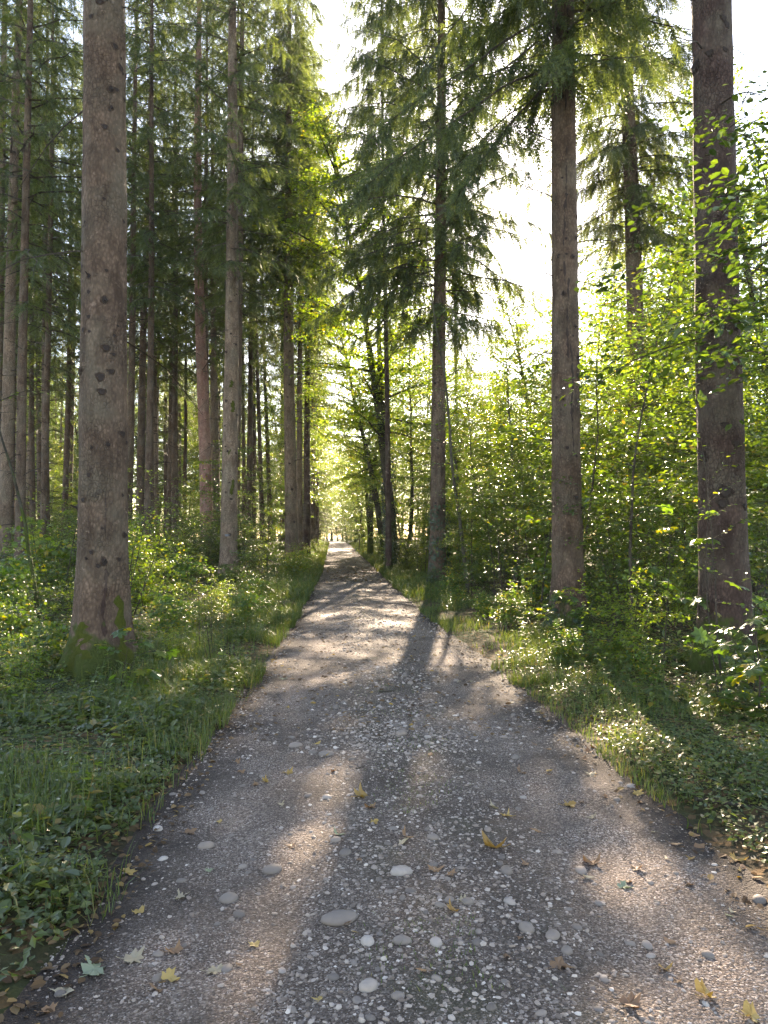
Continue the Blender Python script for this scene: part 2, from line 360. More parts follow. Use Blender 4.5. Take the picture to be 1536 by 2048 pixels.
# ------------------------------------------------------------------ trunks
def trunk_r(z, th, r0, H, seed, flare=.55):
    a = r0 * np.clip(1.06 - .95 * (z / H) ** 1.15, .03, 2)
    lob = 1 + .55 * np.sin(th * 4 + seed) * np.exp(-z / .35) + .30 * np.sin(th * 7 + seed * 2.3)
    a = a * (1 + flare * np.exp(-z / .50) * lob)
    return a * (1 + .02 * np.sin(th * 3 + z * .9 + seed) + .014 * np.sin(th * 8 - z * 2.7 + seed) + .012 * np.sin(z * 7 + seed + 2 * np.sin(th)))
def axis_xy(z, seed, bend):
    return bend * np.sin(z * .21 + seed) , bend * np.sin(z * .17 + seed * 1.7)
def trunk_mesh(name, r0, H, seed, mat, seg=16, zfine=10., dz=.3, bend=.05, stubs=0, flare=.55, z_stub=(1.2, 14)):
    zz = np.concatenate([[-.5, -.2], np.arange(0, zfine, dz), np.linspace(zfine, H, 14)])
    th = np.arange(seg) / seg * 2 * math.pi
    Z, T = np.meshgrid(zz, th, indexing='ij')
    rr = trunk_r(np.maximum(Z, 0), T, r0, H, seed, flare)
    ax, ay = axis_xy(Z, seed, bend)
    b = MB(); n = len(zz)
    i = np.arange(n - 1)[:, None] * seg; j = np.arange(seg)[None]; k_ = (j + 1) % seg
    b.add(np.stack([ax + rr * np.cos(T), ay + rr * np.sin(T), Z], -1), np.stack([i + j, i + k_, i + seg + k_, i + seg + j], -1).reshape(-1, 4))
    g = np.random.default_rng(int(seed * 100))
    for q in range(stubs):
        z = g.uniform(*z_stub); t = g.uniform(0, 6.283); L = g.choice([.08, .12, .2, .5, 1.0, 1.6], p=[.3, .25, .15, .1, .1, .1]) * g.uniform(.7, 1.3)
        r_ = trunk_r(z, t, r0, H, seed, flare) * .9; x, y = axis_xy(z, seed, bend)
        d = np.array([math.cos(t), math.sin(t), g.uniform(-.25, .35)]); P0 = np.array([x, y, z]) + d * [r_, r_, 0]
        s = np.linspace(0, 1, 5)[:, None]
        P = P0 + d * s * L + np.array([0, 0, -1]) * (s ** 2) * L * .28 + g.normal(0, .012 * L, (5, 3)) * s
        b.add(*tube(P, np.linspace(.016, .005, 5) * (1.4 if L < .3 else 1), 4), m=1)
    return b.mesh(name, [mat, M['knot']], True)

# ------------------------------------------------------------------ spruce crowns
def spruce_crown(seed, zb, H, Rr, whorl=.42, nb=5, tl=.6, dens=1.0, hang=.6, dead=0, gap=0.0):
    g = np.random.default_rng(seed); b = MB()
    pos = []; dr = []; up = []; sc = []
    z = zb
    while z < H - .3:
        f = (z - zb) / (H - zb)
        L0 = Rr * (1 - f) ** .75 * (.55 + .45 * min(1, f / .12)) + .2
        a0 = g.uniform(0, 6.28)
        for q in range(nb):
            if g.random() < gap: continue
            a = a0 + q * 6.283 / nb + g.normal(0, .28); L = L0 * g.uniform(.6, 1.15)
            D = np.array([math.cos(a), math.sin(a), 0]); side = np.array([-D[1], D[0], 0])
            e0 = g.uniform(-.1, .25) + .5 * f; dp = g.uniform(.25, .55) * (1 - .6 * f)
            s = np.linspace(0, 1, 7)[:, None]
            wob = side * np.cumsum(g.normal(0, .035 * L, (7, 1)), 0)
            zz = z + g.normal(0, .12)
            P = np.array([0, 0, zz]) + D * s * L + np.array([0, 0, 1.]) * (e0 * s - (dp + .15) * s ** 2 + .14 * s ** 4) * L + wob
            b.add(*tube(P, np.linspace(.026, .005, 7) * (.5 + L / 4), 3), m=1)
            n = max(3, int(L / .085 * dens))
            t = np.sort(g.uniform(.12, 1, n)); ix = t * 6; i0 = np.minimum(ix.astype(int), 5); fr = (ix - i0)[:, None]
            base = P[i0] * (1 - fr) + P[i0 + 1] * fr
            for sgn in (-1, 1):
                d = D * g.uniform(.2, .8, (n, 1)) + sgn * side * g.uniform(.25, .95, (n, 1)) - np.array([0, 0, 1.]) * g.uniform(.1, 1.3, (n, 1)) * hang
                pos.append(base + g.normal(0, .015, (n, 3))); dr.append(d); up.append(np.array([0, 0, 1.]) + g.normal(0, .45, (n, 3)))
                sc.append(tl * g.uniform(.55, 1.15, n) * (1 - .45 * t) * min(1, .45 + L / 2.2))
            pos.append(P[-1:]); dr.append(P[-1:] - P[-2:-1]); up.append(np.array([[0, 0, 1.]])); sc.append(np.array([tl * .7]))
        z += whorl * g.uniform(.75, 1.25)
    for q in range(dead):
        z = g.uniform(max(2.2, zb * .35), zb + 1.5); a = g.uniform(0, 6.28); L = g.uniform(.7, 2.0)
        D = np.array([math.cos(a), math.sin(a), g.uniform(-.15, .3)]); s = np.linspace(0, 1, 6)[:, None]
        P = np.array([0, 0, z]) + D * s * L - np.array([0, 0, 1.]) * s ** 2 * L * g.uniform(.1, .5) + g.normal(0, .03, (6, 3)) * s
        b.add(*tube(P, np.linspace(.014, .004, 6), 3), m=1)
    pos = np.concatenate(pos); dr = np.concatenate(dr); up = np.concatenate(up); sc = np.concatenate(sc)
    b.add(*scatter(TWIG_V, TWIG_F, pos, frames(dr, up), sc))
    return b.mesh('crown', [M['needle'], M['twig']])

# ------------------------------------------------------------------ broadleaf plants
def stem_curve(g, base, d0, L, n, curl=.3, up=.0, wob=.05):
    P = [np.array(base, float)]; d = np.array(d0, float) / np.linalg.norm(d0)
    for q in range(n):
        d = d + g.normal(0, wob, 3) + np.array([0, 0, up]) / n; d /= np.linalg.norm(d)
        P.append(P[-1] + d * L / n)
    return np.array(P)
def broadleaf(seed, H, r0=.03, z0=.25, spread=.32, step=.22, leaf=.075, lstep=.075, sub=.13, elev=.7, stems=1, flat=.35, lean=0.05, prune=.0, dup=1, reach=.5):
    """returns (wood MB, leaf pos, dir, normal, size): stems, branches, twigs in flattish sprays"""
    g = np.random.default_rng(seed); wood = MB(); LP = []; LD = []; LN = []; LS = []
    for st in range(stems):
        a = g.uniform(0, 6.28); ln = lean if stems == 1 else g.uniform(.15, .5)
        h = H * (1 if st == 0 else g.uniform(.55, .95))
        P = stem_curve(g, (0.05 * math.cos(a) * (stems > 1), .05 * math.sin(a) * (stems > 1), -.1), (ln * math.cos(a), ln * math.sin(a), 1), h, 14, up=.3, wob=.045)
        rad = r0 * (1 - .9 * np.linspace(0, 1, 15)) * (1 if st == 0 else .7)
        wood.add(*tube(P, rad, 6 if r0 > .05 else 5))
        z = z0 * h + g.uniform(0, step); az = g.uniform(0, 6.28)
        while z < h:
            f = (z / h - z0) / (1 - z0)
            az += 2.4 + g.normal(0, .3)
            if g.random() > prune:
                i0 = min(13, int(z / h * 14)); fr = z / h * 14 - i0
                B = P[i0] * (1 - fr) + P[min(14, i0 + 1)] * fr
                L = H * spread * (math.sin(math.pi * min(1, .18 + .82 * f)) ** .7) * g.uniform(.6, 1.15) + .12
                e = elev * (.3 + .9 * f) + g.normal(0, .12)
                Q = stem_curve(g, B, (math.cos(az) * math.cos(e), math.sin(az) * math.cos(e), math.sin(e)), L, 7, up=-.35, wob=.09)
                wood.add(*tube(Q, np.linspace(max(.004, r0 * .28), .0025, 8), 3))
                pts = [(Q, L)]
                n2 = int(L / sub)
                for q in range(n2):
                    t = (q + g.uniform(.3, 1)) / n2; ix = t * 7; k0 = min(6, int(ix)); B2 = Q[k0] + (Q[k0 + 1] - Q[k0]) * (ix - k0)
                    dd = Q[k0 + 1] - Q[k0]; dd = dd / np.linalg.norm(dd); sd = np.cross(dd, (0, 0, 1)); sd /= np.linalg.norm(sd) + 1e-6
                    d2 = dd * .7 + sd * (1 if q % 2 else -1) * g.uniform(.5, 1) + np.array([0, 0, g.normal(0, .16)])
                    L2 = L * reach * (1.1 - .7 * t) * g.uniform(.6, 1.2)
                    if L2 < leaf * .8: continue
                    Q2 = stem_curve(g, B2, d2, L2, 3, up=-.12, wob=.08)
                    if L2 > .25: wood.add(*tube(Q2, np.linspace(.004, .002, 4), 3))
                    pts.append((Q2, L2))
                for Q2, L2 in pts:
                    n3 = max(2, int(L2 / lstep)); m = len(Q2) - 1
                    t = np.clip((np.arange(n3) + g.uniform(.2, 1, n3)) / n3, .12, 1); ix = t * m; k0 = np.minimum(ix.astype(int), m - 1)
                    B3 = Q2[k0] + (Q2[k0 + 1] - Q2[k0]) * (ix - k0)[:, None]
                    dd = nrm(Q2[k0 + 1] - Q2[k0]); sd = nrm(np.cross(dd, np.array([0, 0, 1.]))) * np.where(np.arange(n3) % 2, 1, -1)[:, None]
                    LP.append(B3); LD.append(dd * .6 + sd * g.uniform(.4, 1, (n3, 1)) + np.array([0, 0, -1.]) * g.uniform(-.1, .45, (n3, 1)))
                    LN.append(np.array([0, 0, 1.]) + g.normal(0, flat, (n3, 3))); LS.append(leaf * g.uniform(.55, 1.2, n3))
            z += step * g.uniform(.7, 1.3)
    LP, LD, LN, LS = (np.concatenate(v) for v in (LP, LD, LN, LS))
    if dup > 1:
        LP, LD, LN, LS = (np.repeat(v, dup, 0) for v in (LP, LD, LN, LS)); n = len(LP)
        LP = LP + g.normal(0, 1, (n, 3)) * np.array([1.4, 1.4, .45]) * LS[:, None]; LD = LD + g.normal(0, .5, (n, 3)) * [1, 1, .4]; LN = LN + g.normal(0, flat * .7, (n, 3)); LS = LS * g.uniform(.7, 1.2, n)
    return wood, LP, LD, LN, LS
LEAF = {'maple': (MAPLE_V, MAPLE_F), 'beech': (BEECH_V, BEECH_F), 'far': (RHOMB_V, RHOMB_F)}
def plant_meshes(kind, mat, wmat, **kw):
    w, p, d, n, s = broadleaf(**kw)
    b = MB(); b.add(*scatter(*LEAF[kind], p, frames(d, n), s))
    return w.mesh('stem', wmat, True), b.mesh('foliage', mat)

# ------------------------------------------------------------------ spruces: crowns shared, trunks of the near ones their own
CROWN = {
    'tall':   spruce_crown(1, 11.0, 36, 3.7, whorl=.80, tl=.85, hang=.9, gap=.28, dens=.55),
    'high':   spruce_crown(2, 13.5, 38, 3.5, whorl=.80, tl=.85, hang=.8, gap=.28, dens=.55),
    'sparse': spruce_crown(3, 9.0, 34, 3.6, whorl=.80, tl=.85, gap=.35, hang=.9, dead=22, dens=.62),
    'droopy': spruce_crown(4, 8.8, 30, 3.6, whorl=.50, tl=1.0, hang=1.5, dead=8),
    'curtain': spruce_crown(7, 8.6, 30, 4.9, whorl=.46, tl=1.05, hang=1.6, dead=10, dens=.82, gap=.13),
    'young':  spruce_crown(5, 2.5, 17, 2.7, whorl=.52, tl=.65, hang=.9),
    'open':   spruce_crown(6, 11.0, 34, 3.6, whorl=.80, tl=.9, gap=.35, hang=1.1, dead=14, dens=.7),
}
def spruce(label, x, y, dia, lean, crown, mat='bark', H=32, seed=1.0, seg=16, bend=.05, stubs=30, flare=.55, rz=0.0, csc=1.0, group=None, name='spruce_tree', tmesh=None, dz=.3, crown_dz=0.0):
    z = float(gz(x, y))
    t = tag(link(name, None, None, (x, y, z), (0, math.atan(lean), 0)), label, 'tree', group)
    me = tmesh or trunk_mesh('trunk', dia / 2, H, seed, M[mat], seg=seg, bend=bend, stubs=stubs, flare=flare, dz=dz)
    tr = link('trunk', me, t, rot=(0, 0, rz if tmesh else 0))
    if crown: link('crown', CROWN[crown], t, (0, 0, crown_dz), (0, 0, rz), csc)
    return t, tr

KN = []
for q in range(4):                                                # knots: a dark sunken eye in a bark collar, some with a snapped stub
    g = np.random.default_rng(40 + q); b = MB(); th = np.arange(9) / 9 * 6.283
    rings = [(1.7, -.15), (1.25, .06), (1.0, .20), (.55, .08), (.0, .02)]
    V = []
    for r_, h_ in rings: V += [(h_ * (1 + .2 * math.sin(a * 2 + q)), r_ * math.cos(a) * (1 + .22 * math.sin(a * 3 + q) + .12 * math.sin(a * 5 + 2 * q)), r_ * .85 * math.sin(a) * (1 + .2 * math.cos(a * 2 + q))) for a in th]
    i = np.arange(4)[:, None] * 9; j = np.arange(9)[None]; k_ = (j + 1) % 9
    F = np.stack([i + j, i + k_, i + 9 + k_, i + 9 + j], -1).reshape(-1, 4)
    b.add(V, F[:18], 1); b.F.append(F[18:]); b.M.append(np.full(len(F) - 18, 0))
    if q > 1:
        s = np.linspace(0, 1, 4)[:, None]
        b.add(*tube(np.array([0, 0, 0]) + s * np.array([2.6 if q == 2 else 1.4, .5, .9 if q == 2 else -.5]), np.array([.42, .34, .26, .1]), 5), m=0)
    KN.append({})
    for mk in ('bark', 'bark_dark', 'bark_pale'): KN[q][mk] = b.mesh('knot', [M['knot'], M['knot_bark_dark' if mk == 'bark_dark' else 'knot_bark']], True)
def knots(tr, n, r0, H, seed, bend, mat, facing=-1.57, zr=(1.2, 9.5), flare=.55, size=(.014, .036), wide=1.5):
    g = np.random.default_rng(int(seed * 37) + 5)
    for q in range(n):
        z = g.uniform(*zr); t = facing + g.uniform(-wide, wide)
        r_ = trunk_r(z, t, r0, H, seed, flare); ax, ay = axis_xy(z, seed, bend)
        s = g.uniform(*size) * (1.5 if g.random() < .15 else 1.1)
        link('knot', KN[g.choice(4, p=[.45, .35, .12, .08])][mat], tr, (ax + r_ * math.cos(t), ay + r_ * math.sin(t), z), (0, 0, t), (s, s * g.uniform(.75, 1.0), s * g.uniform(.9, 1.35)))
DEAD = []
for q in range(5):
    g = np.random.default_rng(60 + q); b = MB(); L = 1.0
    P = stem_curve(g, (0, 0, 0), (1, 0, .15), L, 9, up=-.5, wob=.07); b.add(*tube(P, np.linspace(.013, .003, 10), 4))
    for w in range(4):
        i0 = int(g.integers(3, 9)); P2 = stem_curve(g, P[i0], P[i0] - P[i0 - 1] + g.normal(0, .08, 3), .3, 3, up=-.3, wob=.15); b.add(*tube(P2, np.linspace(.004, .002, 4), 3))
    DEAD.append(b.mesh('dead_branch', M['twig'], True))
def dead_branches(t, n, zr, L=(.5, 1.8), seed=1, az=None):
    g = np.random.default_rng(seed + 500)
    for q in range(n):
        a = g.uniform(0, 6.28) if az is None else g.uniform(*az)
        link('dead_branch', DEAD[g.integers(5)], t, (0, 0, g.uniform(*zr)), (g.uniform(-.4, .4), g.uniform(-.25, .3), a), g.uniform(*L))

def patch(tr, name, mat, r0, H, seed, bend, z0, z1, th0, th1, flare=.55, out=.004, ragged=.35, n=14, m=5, wig=.25, lift=.0):
    """a ragged strip that follows the trunk surface"""
    g = np.random.default_rng(int(z0 * 100) + int(abs(th0) * 50)); b = MB()
    z = np.linspace(z0, z1, n); w = (1 - ragged) + ragged * g.uniform(-1, 1, n); w[0] = w[-1] = .06
    mid = (th0 + th1) / 2 + wig * (th1 - th0) * np.cumsum(g.normal(0, .35, n)); hw = (th1 - th0) / 2 * w
    u = np.linspace(-1, 1, m)
    T = mid[:, None] + hw[:, None] * u[None]; Z = np.repeat(z[:, None], m, 1)
    rr = trunk_r(np.maximum(Z, 0), T, r0, H, seed, flare) + out + lift * (1 - u[None] ** 2) - np.where(abs(u[None]) == 1, .02, 0); ax, ay = axis_xy(Z, seed, bend)
    i = np.arange(n - 1)[:, None] * m; j = np.arange(m - 1)[None]
    b.add(np.stack([ax + rr * np.cos(T), ay + rr * np.sin(T), Z], -1), np.stack([i + j, i + j + 1, i + m + j + 1, i + m + j], -1).reshape(-1, 4))
    return link(name, b.mesh(name, M[mat], True), tr)
def ivy(t, r0, z1, n, seed, mat='ivy', out=.12):
    g = np.random.default_rng(seed); z = z1 * g.random(n) ** 1.5; a = g.uniform(0, 6.28, n); r_ = r0 * (1 + .5 * np.exp(-z / .4)) + g.uniform(.01, out, n)
    d = np.stack([np.cos(a), np.sin(a), g.normal(0, .5, n)], -1); p = np.stack([r_ * np.cos(a), r_ * np.sin(a), z], -1)
    b = MB(); b.add(*scatter(MAPLE_V, MAPLE_F, p, frames(np.stack([-np.sin(a), np.cos(a), g.normal(-.6, .5, n)], -1), d + np.array([0, 0, .7])), g.uniform(.05, .09, n)))
    return link('ivy', b.mesh('ivy', M[mat]), t)

# near left trunk
t, tr = spruce('massive brown spruce trunk with mossy roots, nearest on the left of the track', -2.63, 8.8, .52, -.006, 'open', 'bark', seed=1.3, seg=40, bend=.03, stubs=0, dz=.10, flare=.58)
knots(tr, 72, .26, 32, 1.3, .03, 'bark', facing=-1.3, flare=.58); dead_branches(t, 3, (6.5, 9.5), (.5, .9), 1)
patch(tr, 'moss_patch', 'moss', .26, 32, 1.3, .03, -.1, .62, -2.9, -1.4, .58, .012); patch(tr, 'moss_patch', 'moss', .26, 32, 1.3, .03, -.1, .9, -.75, -.15, .58, .012)
patch(tr, 'bark_scar', 'bark_dark', .26, 32, 1.3, .03, 1.55, 2.05, -1.28, -1.12, .58, .004); patch(tr, 'bark_scar', 'bark_dark', .26, 32, 1.3, .03, .45, 1.2, -1.35, -1.05, .58, .004); patch(tr, 'bark_scar', 'bark_dark', .26, 32, 1.3, .03, 1.98, 2.08, -1.75, -1.1, .58, .005)
# near right trunk
t, tr = spruce('thick dark spruce trunk at the right edge, half veiled by overhanging beech leaves', 4.55, 8.6, .51, -.0009, 'open', 'bark_dark', seed=2.1, seg=36, bend=.03, stubs=0, dz=.12, flare=.42, rz=2)
knots(tr, 40, .255, 32, 2.1, .03, 'bark_dark', facing=-1.9, flare=.42, size=(.02, .045))
t, tr = spruce('spruce trunk with long vertical dark cracks, right of the track', 3.86, 12.2, .47, .0031, 'droopy', 'bark', seed=3.2, seg=30, bend=.03, stubs=0, dz=.15, flare=.55, H=30, crown_dz=.5, rz=.8, csc=(.85, .85, 1))
knots(tr, 50, .235, 30, 3.2, .03, 'bark', facing=-1.8, zr=(1.2, 12))
for z0, z1, a, w in ((6.9, 8.0, -1.55, .10), (5.7, 7.1, -1.62, .11), (4.4, 5.8, -1.40, .13), (3.4, 4.7, -1.28, .12), (8.6, 10.4, -1.5, .10), (9.6, 11.2, -1.2, .09), (2.9, 3.7, -1.05, .1)):
    patch(tr, 'bark_crack', 'seam', .235, 30, 3.2, .03, z0, z1, a - .25 - w * 1.3, a - .25 + w * 1.3, .55, .006, n=26, ragged=.6)
ivy(t, .24, .6, 150, 5)
BR = [[(4.0, 13, 10.55), (2.94, 12.8, 9.72), (2.45, 12.6, 9.23), (1.47, 12.3, 8.41), (.7, 12.1, 7.6)], [(4.0, 13, 9.5), (3.16, 12.8, 9.15), (2.36, 12.6, 8.44), (1.08, 12.2, 7.34), (.5, 12.0, 6.7)],
      [(4.0, 13, 9.45), (3.38, 13, 8.78), (2.66, 13, 7.85), (2.2, 13, 7.1)], [(4.0, 13, 8.2), (3.5, 13, 8.42), (3.13, 13, 8.54)], [(4.0, 13, 7.25), (3.6, 13, 7.42), (3.39, 13, 7.47)],
      [(4.0, 13, 4.67), (3.6, 13, 4.66), (3.2, 13, 4.6)], [(4.3, 13, 10.7), (4.55, 13, 10.9), (4.85, 12.9, 11.3)], [(4.0, 13, 6.0), (3.5, 12.9, 5.95), (2.9, 12.8, 6.05)]]
zt = float(gz(4.11, 13))
for q, P in enumerate(BR):
    g = np.random.default_rng(70 + q); P = np.array(P) - np.array([4.11, 13, zt]); ts = np.linspace(0, len(P) - 1, 14); Pi = np.stack([np.interp(ts, np.arange(len(P)), P[:, c]) for c in range(3)], -1)
    Pi[1:-1] = (Pi[:-2] + 2 * Pi[1:-1] + Pi[2:]) / 4; Pi += g.normal(0, .008, Pi.shape)
    b = MB(); b.add(*tube(Pi, np.linspace(.024 if q < 3 else .013, .005, 14), 5), m=0)
    n = 60 if q < 3 else 8; t_ = g.uniform(2, 12.9, n); i0 = t_.astype(int); B = Pi[i0] + (Pi[i0 + 1] - Pi[i0]) * (t_ - i0)[:, None]
    for bb in B: b.add(*tube(stem_curve(g, bb, (g.normal(0, .5) - .3, g.normal(0, .5), -.5), g.uniform(.12, .5), 3, up=-.3, wob=.15), np.linspace(.004, .002, 4), 3), m=0)
    if q < 3:
        n = 150; t_ = 5 + 7.9 * g.random(n) ** .8; i0 = t_.astype(int); B = Pi[i0] + (Pi[i0 + 1] - Pi[i0]) * (t_ - i0)[:, None] + g.normal(0, .06, (n, 3))
        b.add(*scatter(TWIG_V, TWIG_F, B, frames(np.stack([g.normal(-.3, .4, n), g.normal(0, .4, n), -g.uniform(.3, 1.2, n)], -1), g.normal(0, .5, (n, 3)) + [0, 1, .3]), g.uniform(.2, .5, n)), m=1)
    link('branch', b.mesh('branch', [M['twig'], M['needle']]), t)
t, tr = spruce('spruce with a dark drooping crown hiding the sun, right of the track', 3.41, 24, .49, .0035, 'curtain', 'bark', seed=4.4, seg=24, stubs=10, H=30, flare=.6, csc=(1, 1, 1))
knots(tr, 24, .245, 30, 4.4, .05, 'bark', zr=(2, 9)); ivy(t, .25, 2.6, 700, 6)
t, tr = spruce('tall leaning spruce with short drooping boughs, behind the trunk with dark cracks', 9.19, 22, .58, -.0187, 'droopy', 'bark', seed=5.7, seg=24, stubs=30, H=32, rz=1.2, csc=(.85, .85, 1), crown_dz=2)
dead_branches(t, 8, (8, 14), (1, 2), 3)
t, tr = spruce('spruce trunk with dark moss patches and a faded blue ring, left of the track', -3.53, 26, .55, .0019, 'open', 'bark_pale', seed=6.1, seg=24, stubs=0, H=31, flare=.35)
knots(tr, 34, .275, 31, 6.1, .05, 'bark_pale', facing=-1.4, zr=(1.5, 14), size=(.014, .04), flare=.35); dead_branches(t, 12, (8, 15), (.8, 2), 4)
for z0, z1, a0, a1 in ((6.6, 6.85, -1.9, -1.1), (5.75, 6.15, -1.7, -.9), (2.95, 3.5, -1.45, -.85), (4.3, 4.5, -1.8, -1.4)): patch(tr, 'moss_patch', 'moss', .275, 31, 6.1, .05, z0, z1, a0, a1, .35, .012)
patch(tr, 'paint_mark', 'paint', .275, 31, 6.1, .05, 1.55, 1.63, -2.2, -.9, .35, .004, ragged=.1, wig=.02)
t, tr = spruce('reddish pink pine trunk with flaking bark, left of the track', -5.83, 35, .58, -.0191, 'high', 'bark_red', seed=7.7, seg=20, stubs=14, H=35, bend=.12, name='pine_tree', flare=.2)
dead_branches(t, 14, (9, 18), (.8, 2.2), 5)
t, tr = spruce('straight brown spruce trunk first in the row along the left verge', -2.08, 38, .63, -.0088, 'droopy', 'bark_pale', seed=8.2, seg=22, stubs=0, H=35, flare=.2, crown_dz=6, csc=(1.1, 1.1, 1), rz=2.2)
knots(tr, 44, .315, 34, 8.2, .05, 'bark_pale', zr=(1.5, 20), size=(.02, .05), flare=.2); dead_branches(t, 20, (5, 18), (.8, 2.6), 6, (-.8, .9))
for lab, x, y, dia, ln, cr, mt, sd in (
    ('pale spruce trunk close behind the straight brown one on the left verge', -2.01, 47, .40, -.0006, 'curtain', 'bark_pale', 9.1),
    ('dark mossy spruce trunk third in the row along the left verge', -1.67, 51, .48, -.0049, 'sparse', 'bark_dark', 10.3),
    ('slim spruce trunk fourth in the row along the left verge', -1.55, 62, .42, -.0072, 'tall', 'bark', 11.2),
    ('thin far spruce trunk fifth in the row along the left verge', -1.5, 72, .36, -.0029, 'tall', 'bark', 12.9),
    ('pale knotty spruce trunk at the far left edge of the picture', -11.82, 28, .45, .0131, 'sparse', 'bark_pale', 13.4),
    ('brown spruce trunk between the far left edge and the massive trunk', -14.02, 38, .38, -.0114, 'sparse', 'bark', 14.8),
    ('slim brown spruce trunk just right of the massive left trunk', -10.34, 44, .40, -.0095, 'sparse', 'bark', 15.5),
    ('spruce trunk ending in dark bushes left of the pink pine', -9.37, 46, .42, -.0095, 'tall', 'bark', 16.1),
    ('very thin spruce trunk close left of the pink pine', -11.52, 60, .32, -.0066, 'high', 'bark', 17.6),
    ('pale spruce trunk half hidden behind the pink pine', -6.61, 42, .43, -.0039, 'tall', 'bark_pale', 18.3),
    ('thin leaning spruce trunk between the mossy trunk and the left verge row', -5.07, 55, .34, -.0279, 'high', 'bark', 19.7),
    ('thin spruce trunk just right of the mossy trunk', -6.74, 58, .32, -.0064, 'tall', 'bark', 20.2),
    ('brown spruce trunk right of the bent bare sapling on the left', -17.25, 45, .34, -.0230, 'sparse', 'bark', 21.9)):
    t, tr = spruce(lab, x, y, dia, ln, cr, mt, seed=sd, stubs=70, H=33, seg=14, flare=.25, rz=sd, csc=(.95, .95, .92) if cr == 'curtain' else 1.2, crown_dz=6 if cr == 'curtain' else 0)

spruce('dark thin spruce with hanging boughs close beside the forked ivy trunk', 2.5, 34, .26, -.01, 'curtain', 'bark_dark', seed=44.4, stubs=20, H=30, seg=14, rz=2.9, csc=(.8, .8, 1), crown_dz=4)
for lab, x, y, cr, sd in (('slender spruce with low hanging sprays behind the pale knotty edge trunk', -9.6, 24, 'sparse', 41.1), ('slim spruce stem in the shade between edge trunk and brown trunk', -12.2, 33, 'sparse', 42.3), ('spruce stem with feathery sprays behind the massive left trunk', -7.2, 30, 'open', 43.8)):
    spruce(lab, x, y,   .30, .0, cr, 'bark', seed=sd, stubs=40, H=32, seg=14, flare=.25, rz=sd)
# forest depth: spruces that nothing tells apart
INFO = {}
TM = [trunk_mesh('trunk', .19, 33, 30.5, M['bark'], seg=10, stubs=60, flare=.3, dz=.6), trunk_mesh('trunk', .17, 33, 31.7, M['bark'], seg=10, stubs=60, flare=.3, dz=.6), trunk_mesh('trunk', .20, 33, 32.2, M['bark_pale'], seg=10, stubs=60, flare=.3, dz=.6)]
taken = [(o.location.x, o.location.y) for o in C.objects if o.get('category') == 'tree']
def free(x, y, d):
    for a, b_ in taken:
        if (a - x) ** 2 + (b_ - y) ** 2 < d * d: return False
    taken.append((x, y)); return True
def fill_spruce(n, xr, yr, crowns, label, group, dmin, sc=(.85, 1.1), seed=0, gate=None):
    g = np.random.default_rng(seed); c = 0
    for _ in range(n * 30):
        if c >= n: break
        y = g.uniform(*yr); x = g.uniform(xr[0](y), xr[1](y))
        if gate and not gate(x, y): continue
        if not free(x, y, dmin): continue
        ci = g.integers(len(crowns)); ti = g.integers(3)
        t, tr = spruce(label, x, y, .38, g.normal(0, .012), crowns[ci], group=group, tmesh=TM[ti], rz=g.uniform(0, 6.28)); INFO[t.name] = (('brown', 'brown', 'pale')[ti] + ('-barked ' if crowns[ci] != 'young' else '-stemmed young '), {'tall': 'full', 'high': 'high', 'sparse': 'sparse', 'open': 'open', 'young': 'low'}[crowns[ci]])
        s = g.uniform(*sc); t.scale = (s, s, s); c += 1
fill_spruce(54, (lambda y: -.45 * y, lambda y: -3.6), (30, 72), ['tall', 'tall', 'high', 'sparse'], 'slender spruce standing deep among the trees left of the track', 'spruces deep in the forest left of the track', 3.2, sc=(.95, 1.25), seed=1)
fill_spruce(12, (lambda y: -2.8, lambda y: -1.7), (76, 138), ['tall', 'young'], 'distant spruce in the far left row where the track narrows', 'far spruces lining the left verge', 4, seed=2)
fill_spruce(14, (lambda y: 4.2, lambda y: .5 * y), (60, 120), ['tall', 'open', 'sparse'], 'distant spruce rising behind the broadleaf thicket right of the track', 'spruces behind the thicket right of the track', 5, seed=3)
fill_spruce(16, (lambda y: -.42 * y, lambda y: -4), (40, 90), ['young'], 'small dense young spruce under the tall trunks left of the track', 'young spruces under the tall trunks', 3, sc=(.4, .8), seed=4)

# ------------------------------------------------------------------ broadleaf trees
BT = [plant_meshes('far', M['yellow'], M['bark_ivy'], seed=101, H=20, r0=.28, z0=.30, spread=.24, step=.30, leaf=.17, lstep=.11, sub=.24, elev=.75, lean=.03, dup=3),
      plant_meshes('far', M['beech'], M['bark_ivy'], seed=102, H=16, r0=.16, z0=.10, spread=.23, step=.30, leaf=.15, lstep=.13, sub=.28, elev=.6, dup=4),
      plant_meshes('far', M['beech'], M['pole'], seed=103, H=11, r0=.09, z0=.08, spread=.23, step=.24, leaf=.12, lstep=.11, sub=.24, elev=.6, dup=4),
      plant_meshes('far', M['yellow'], M['pole'], seed=104, H=13, r0=.10, z0=.12, spread=.22, step=.28, leaf=.13, lstep=.12, sub=.26, elev=.65, dup=4)]
def broadtree(label, x, y, v, sc=1.0, lean=0.0, rz=0.0, group=None, name='broadleaf_tree', cat='tree'):
    t = tag(link(name, None, None, (x, y, float(gz(x, y)) - .05), (0, math.atan(lean), rz if not lean else 0), sc), label, cat, group)
    link('trunk', BT[v][0], t, rot=(0, 0, rz if lean else 0)); link('crown', BT[v][1], t, rot=(0, 0, rz if lean else 0))
    return t
t = broadtree('dark forked broadleaf trunk with ivy leaning over the track, yellow-green crown', 3.08, 38, 0, 1.1, -.066, 2.0)
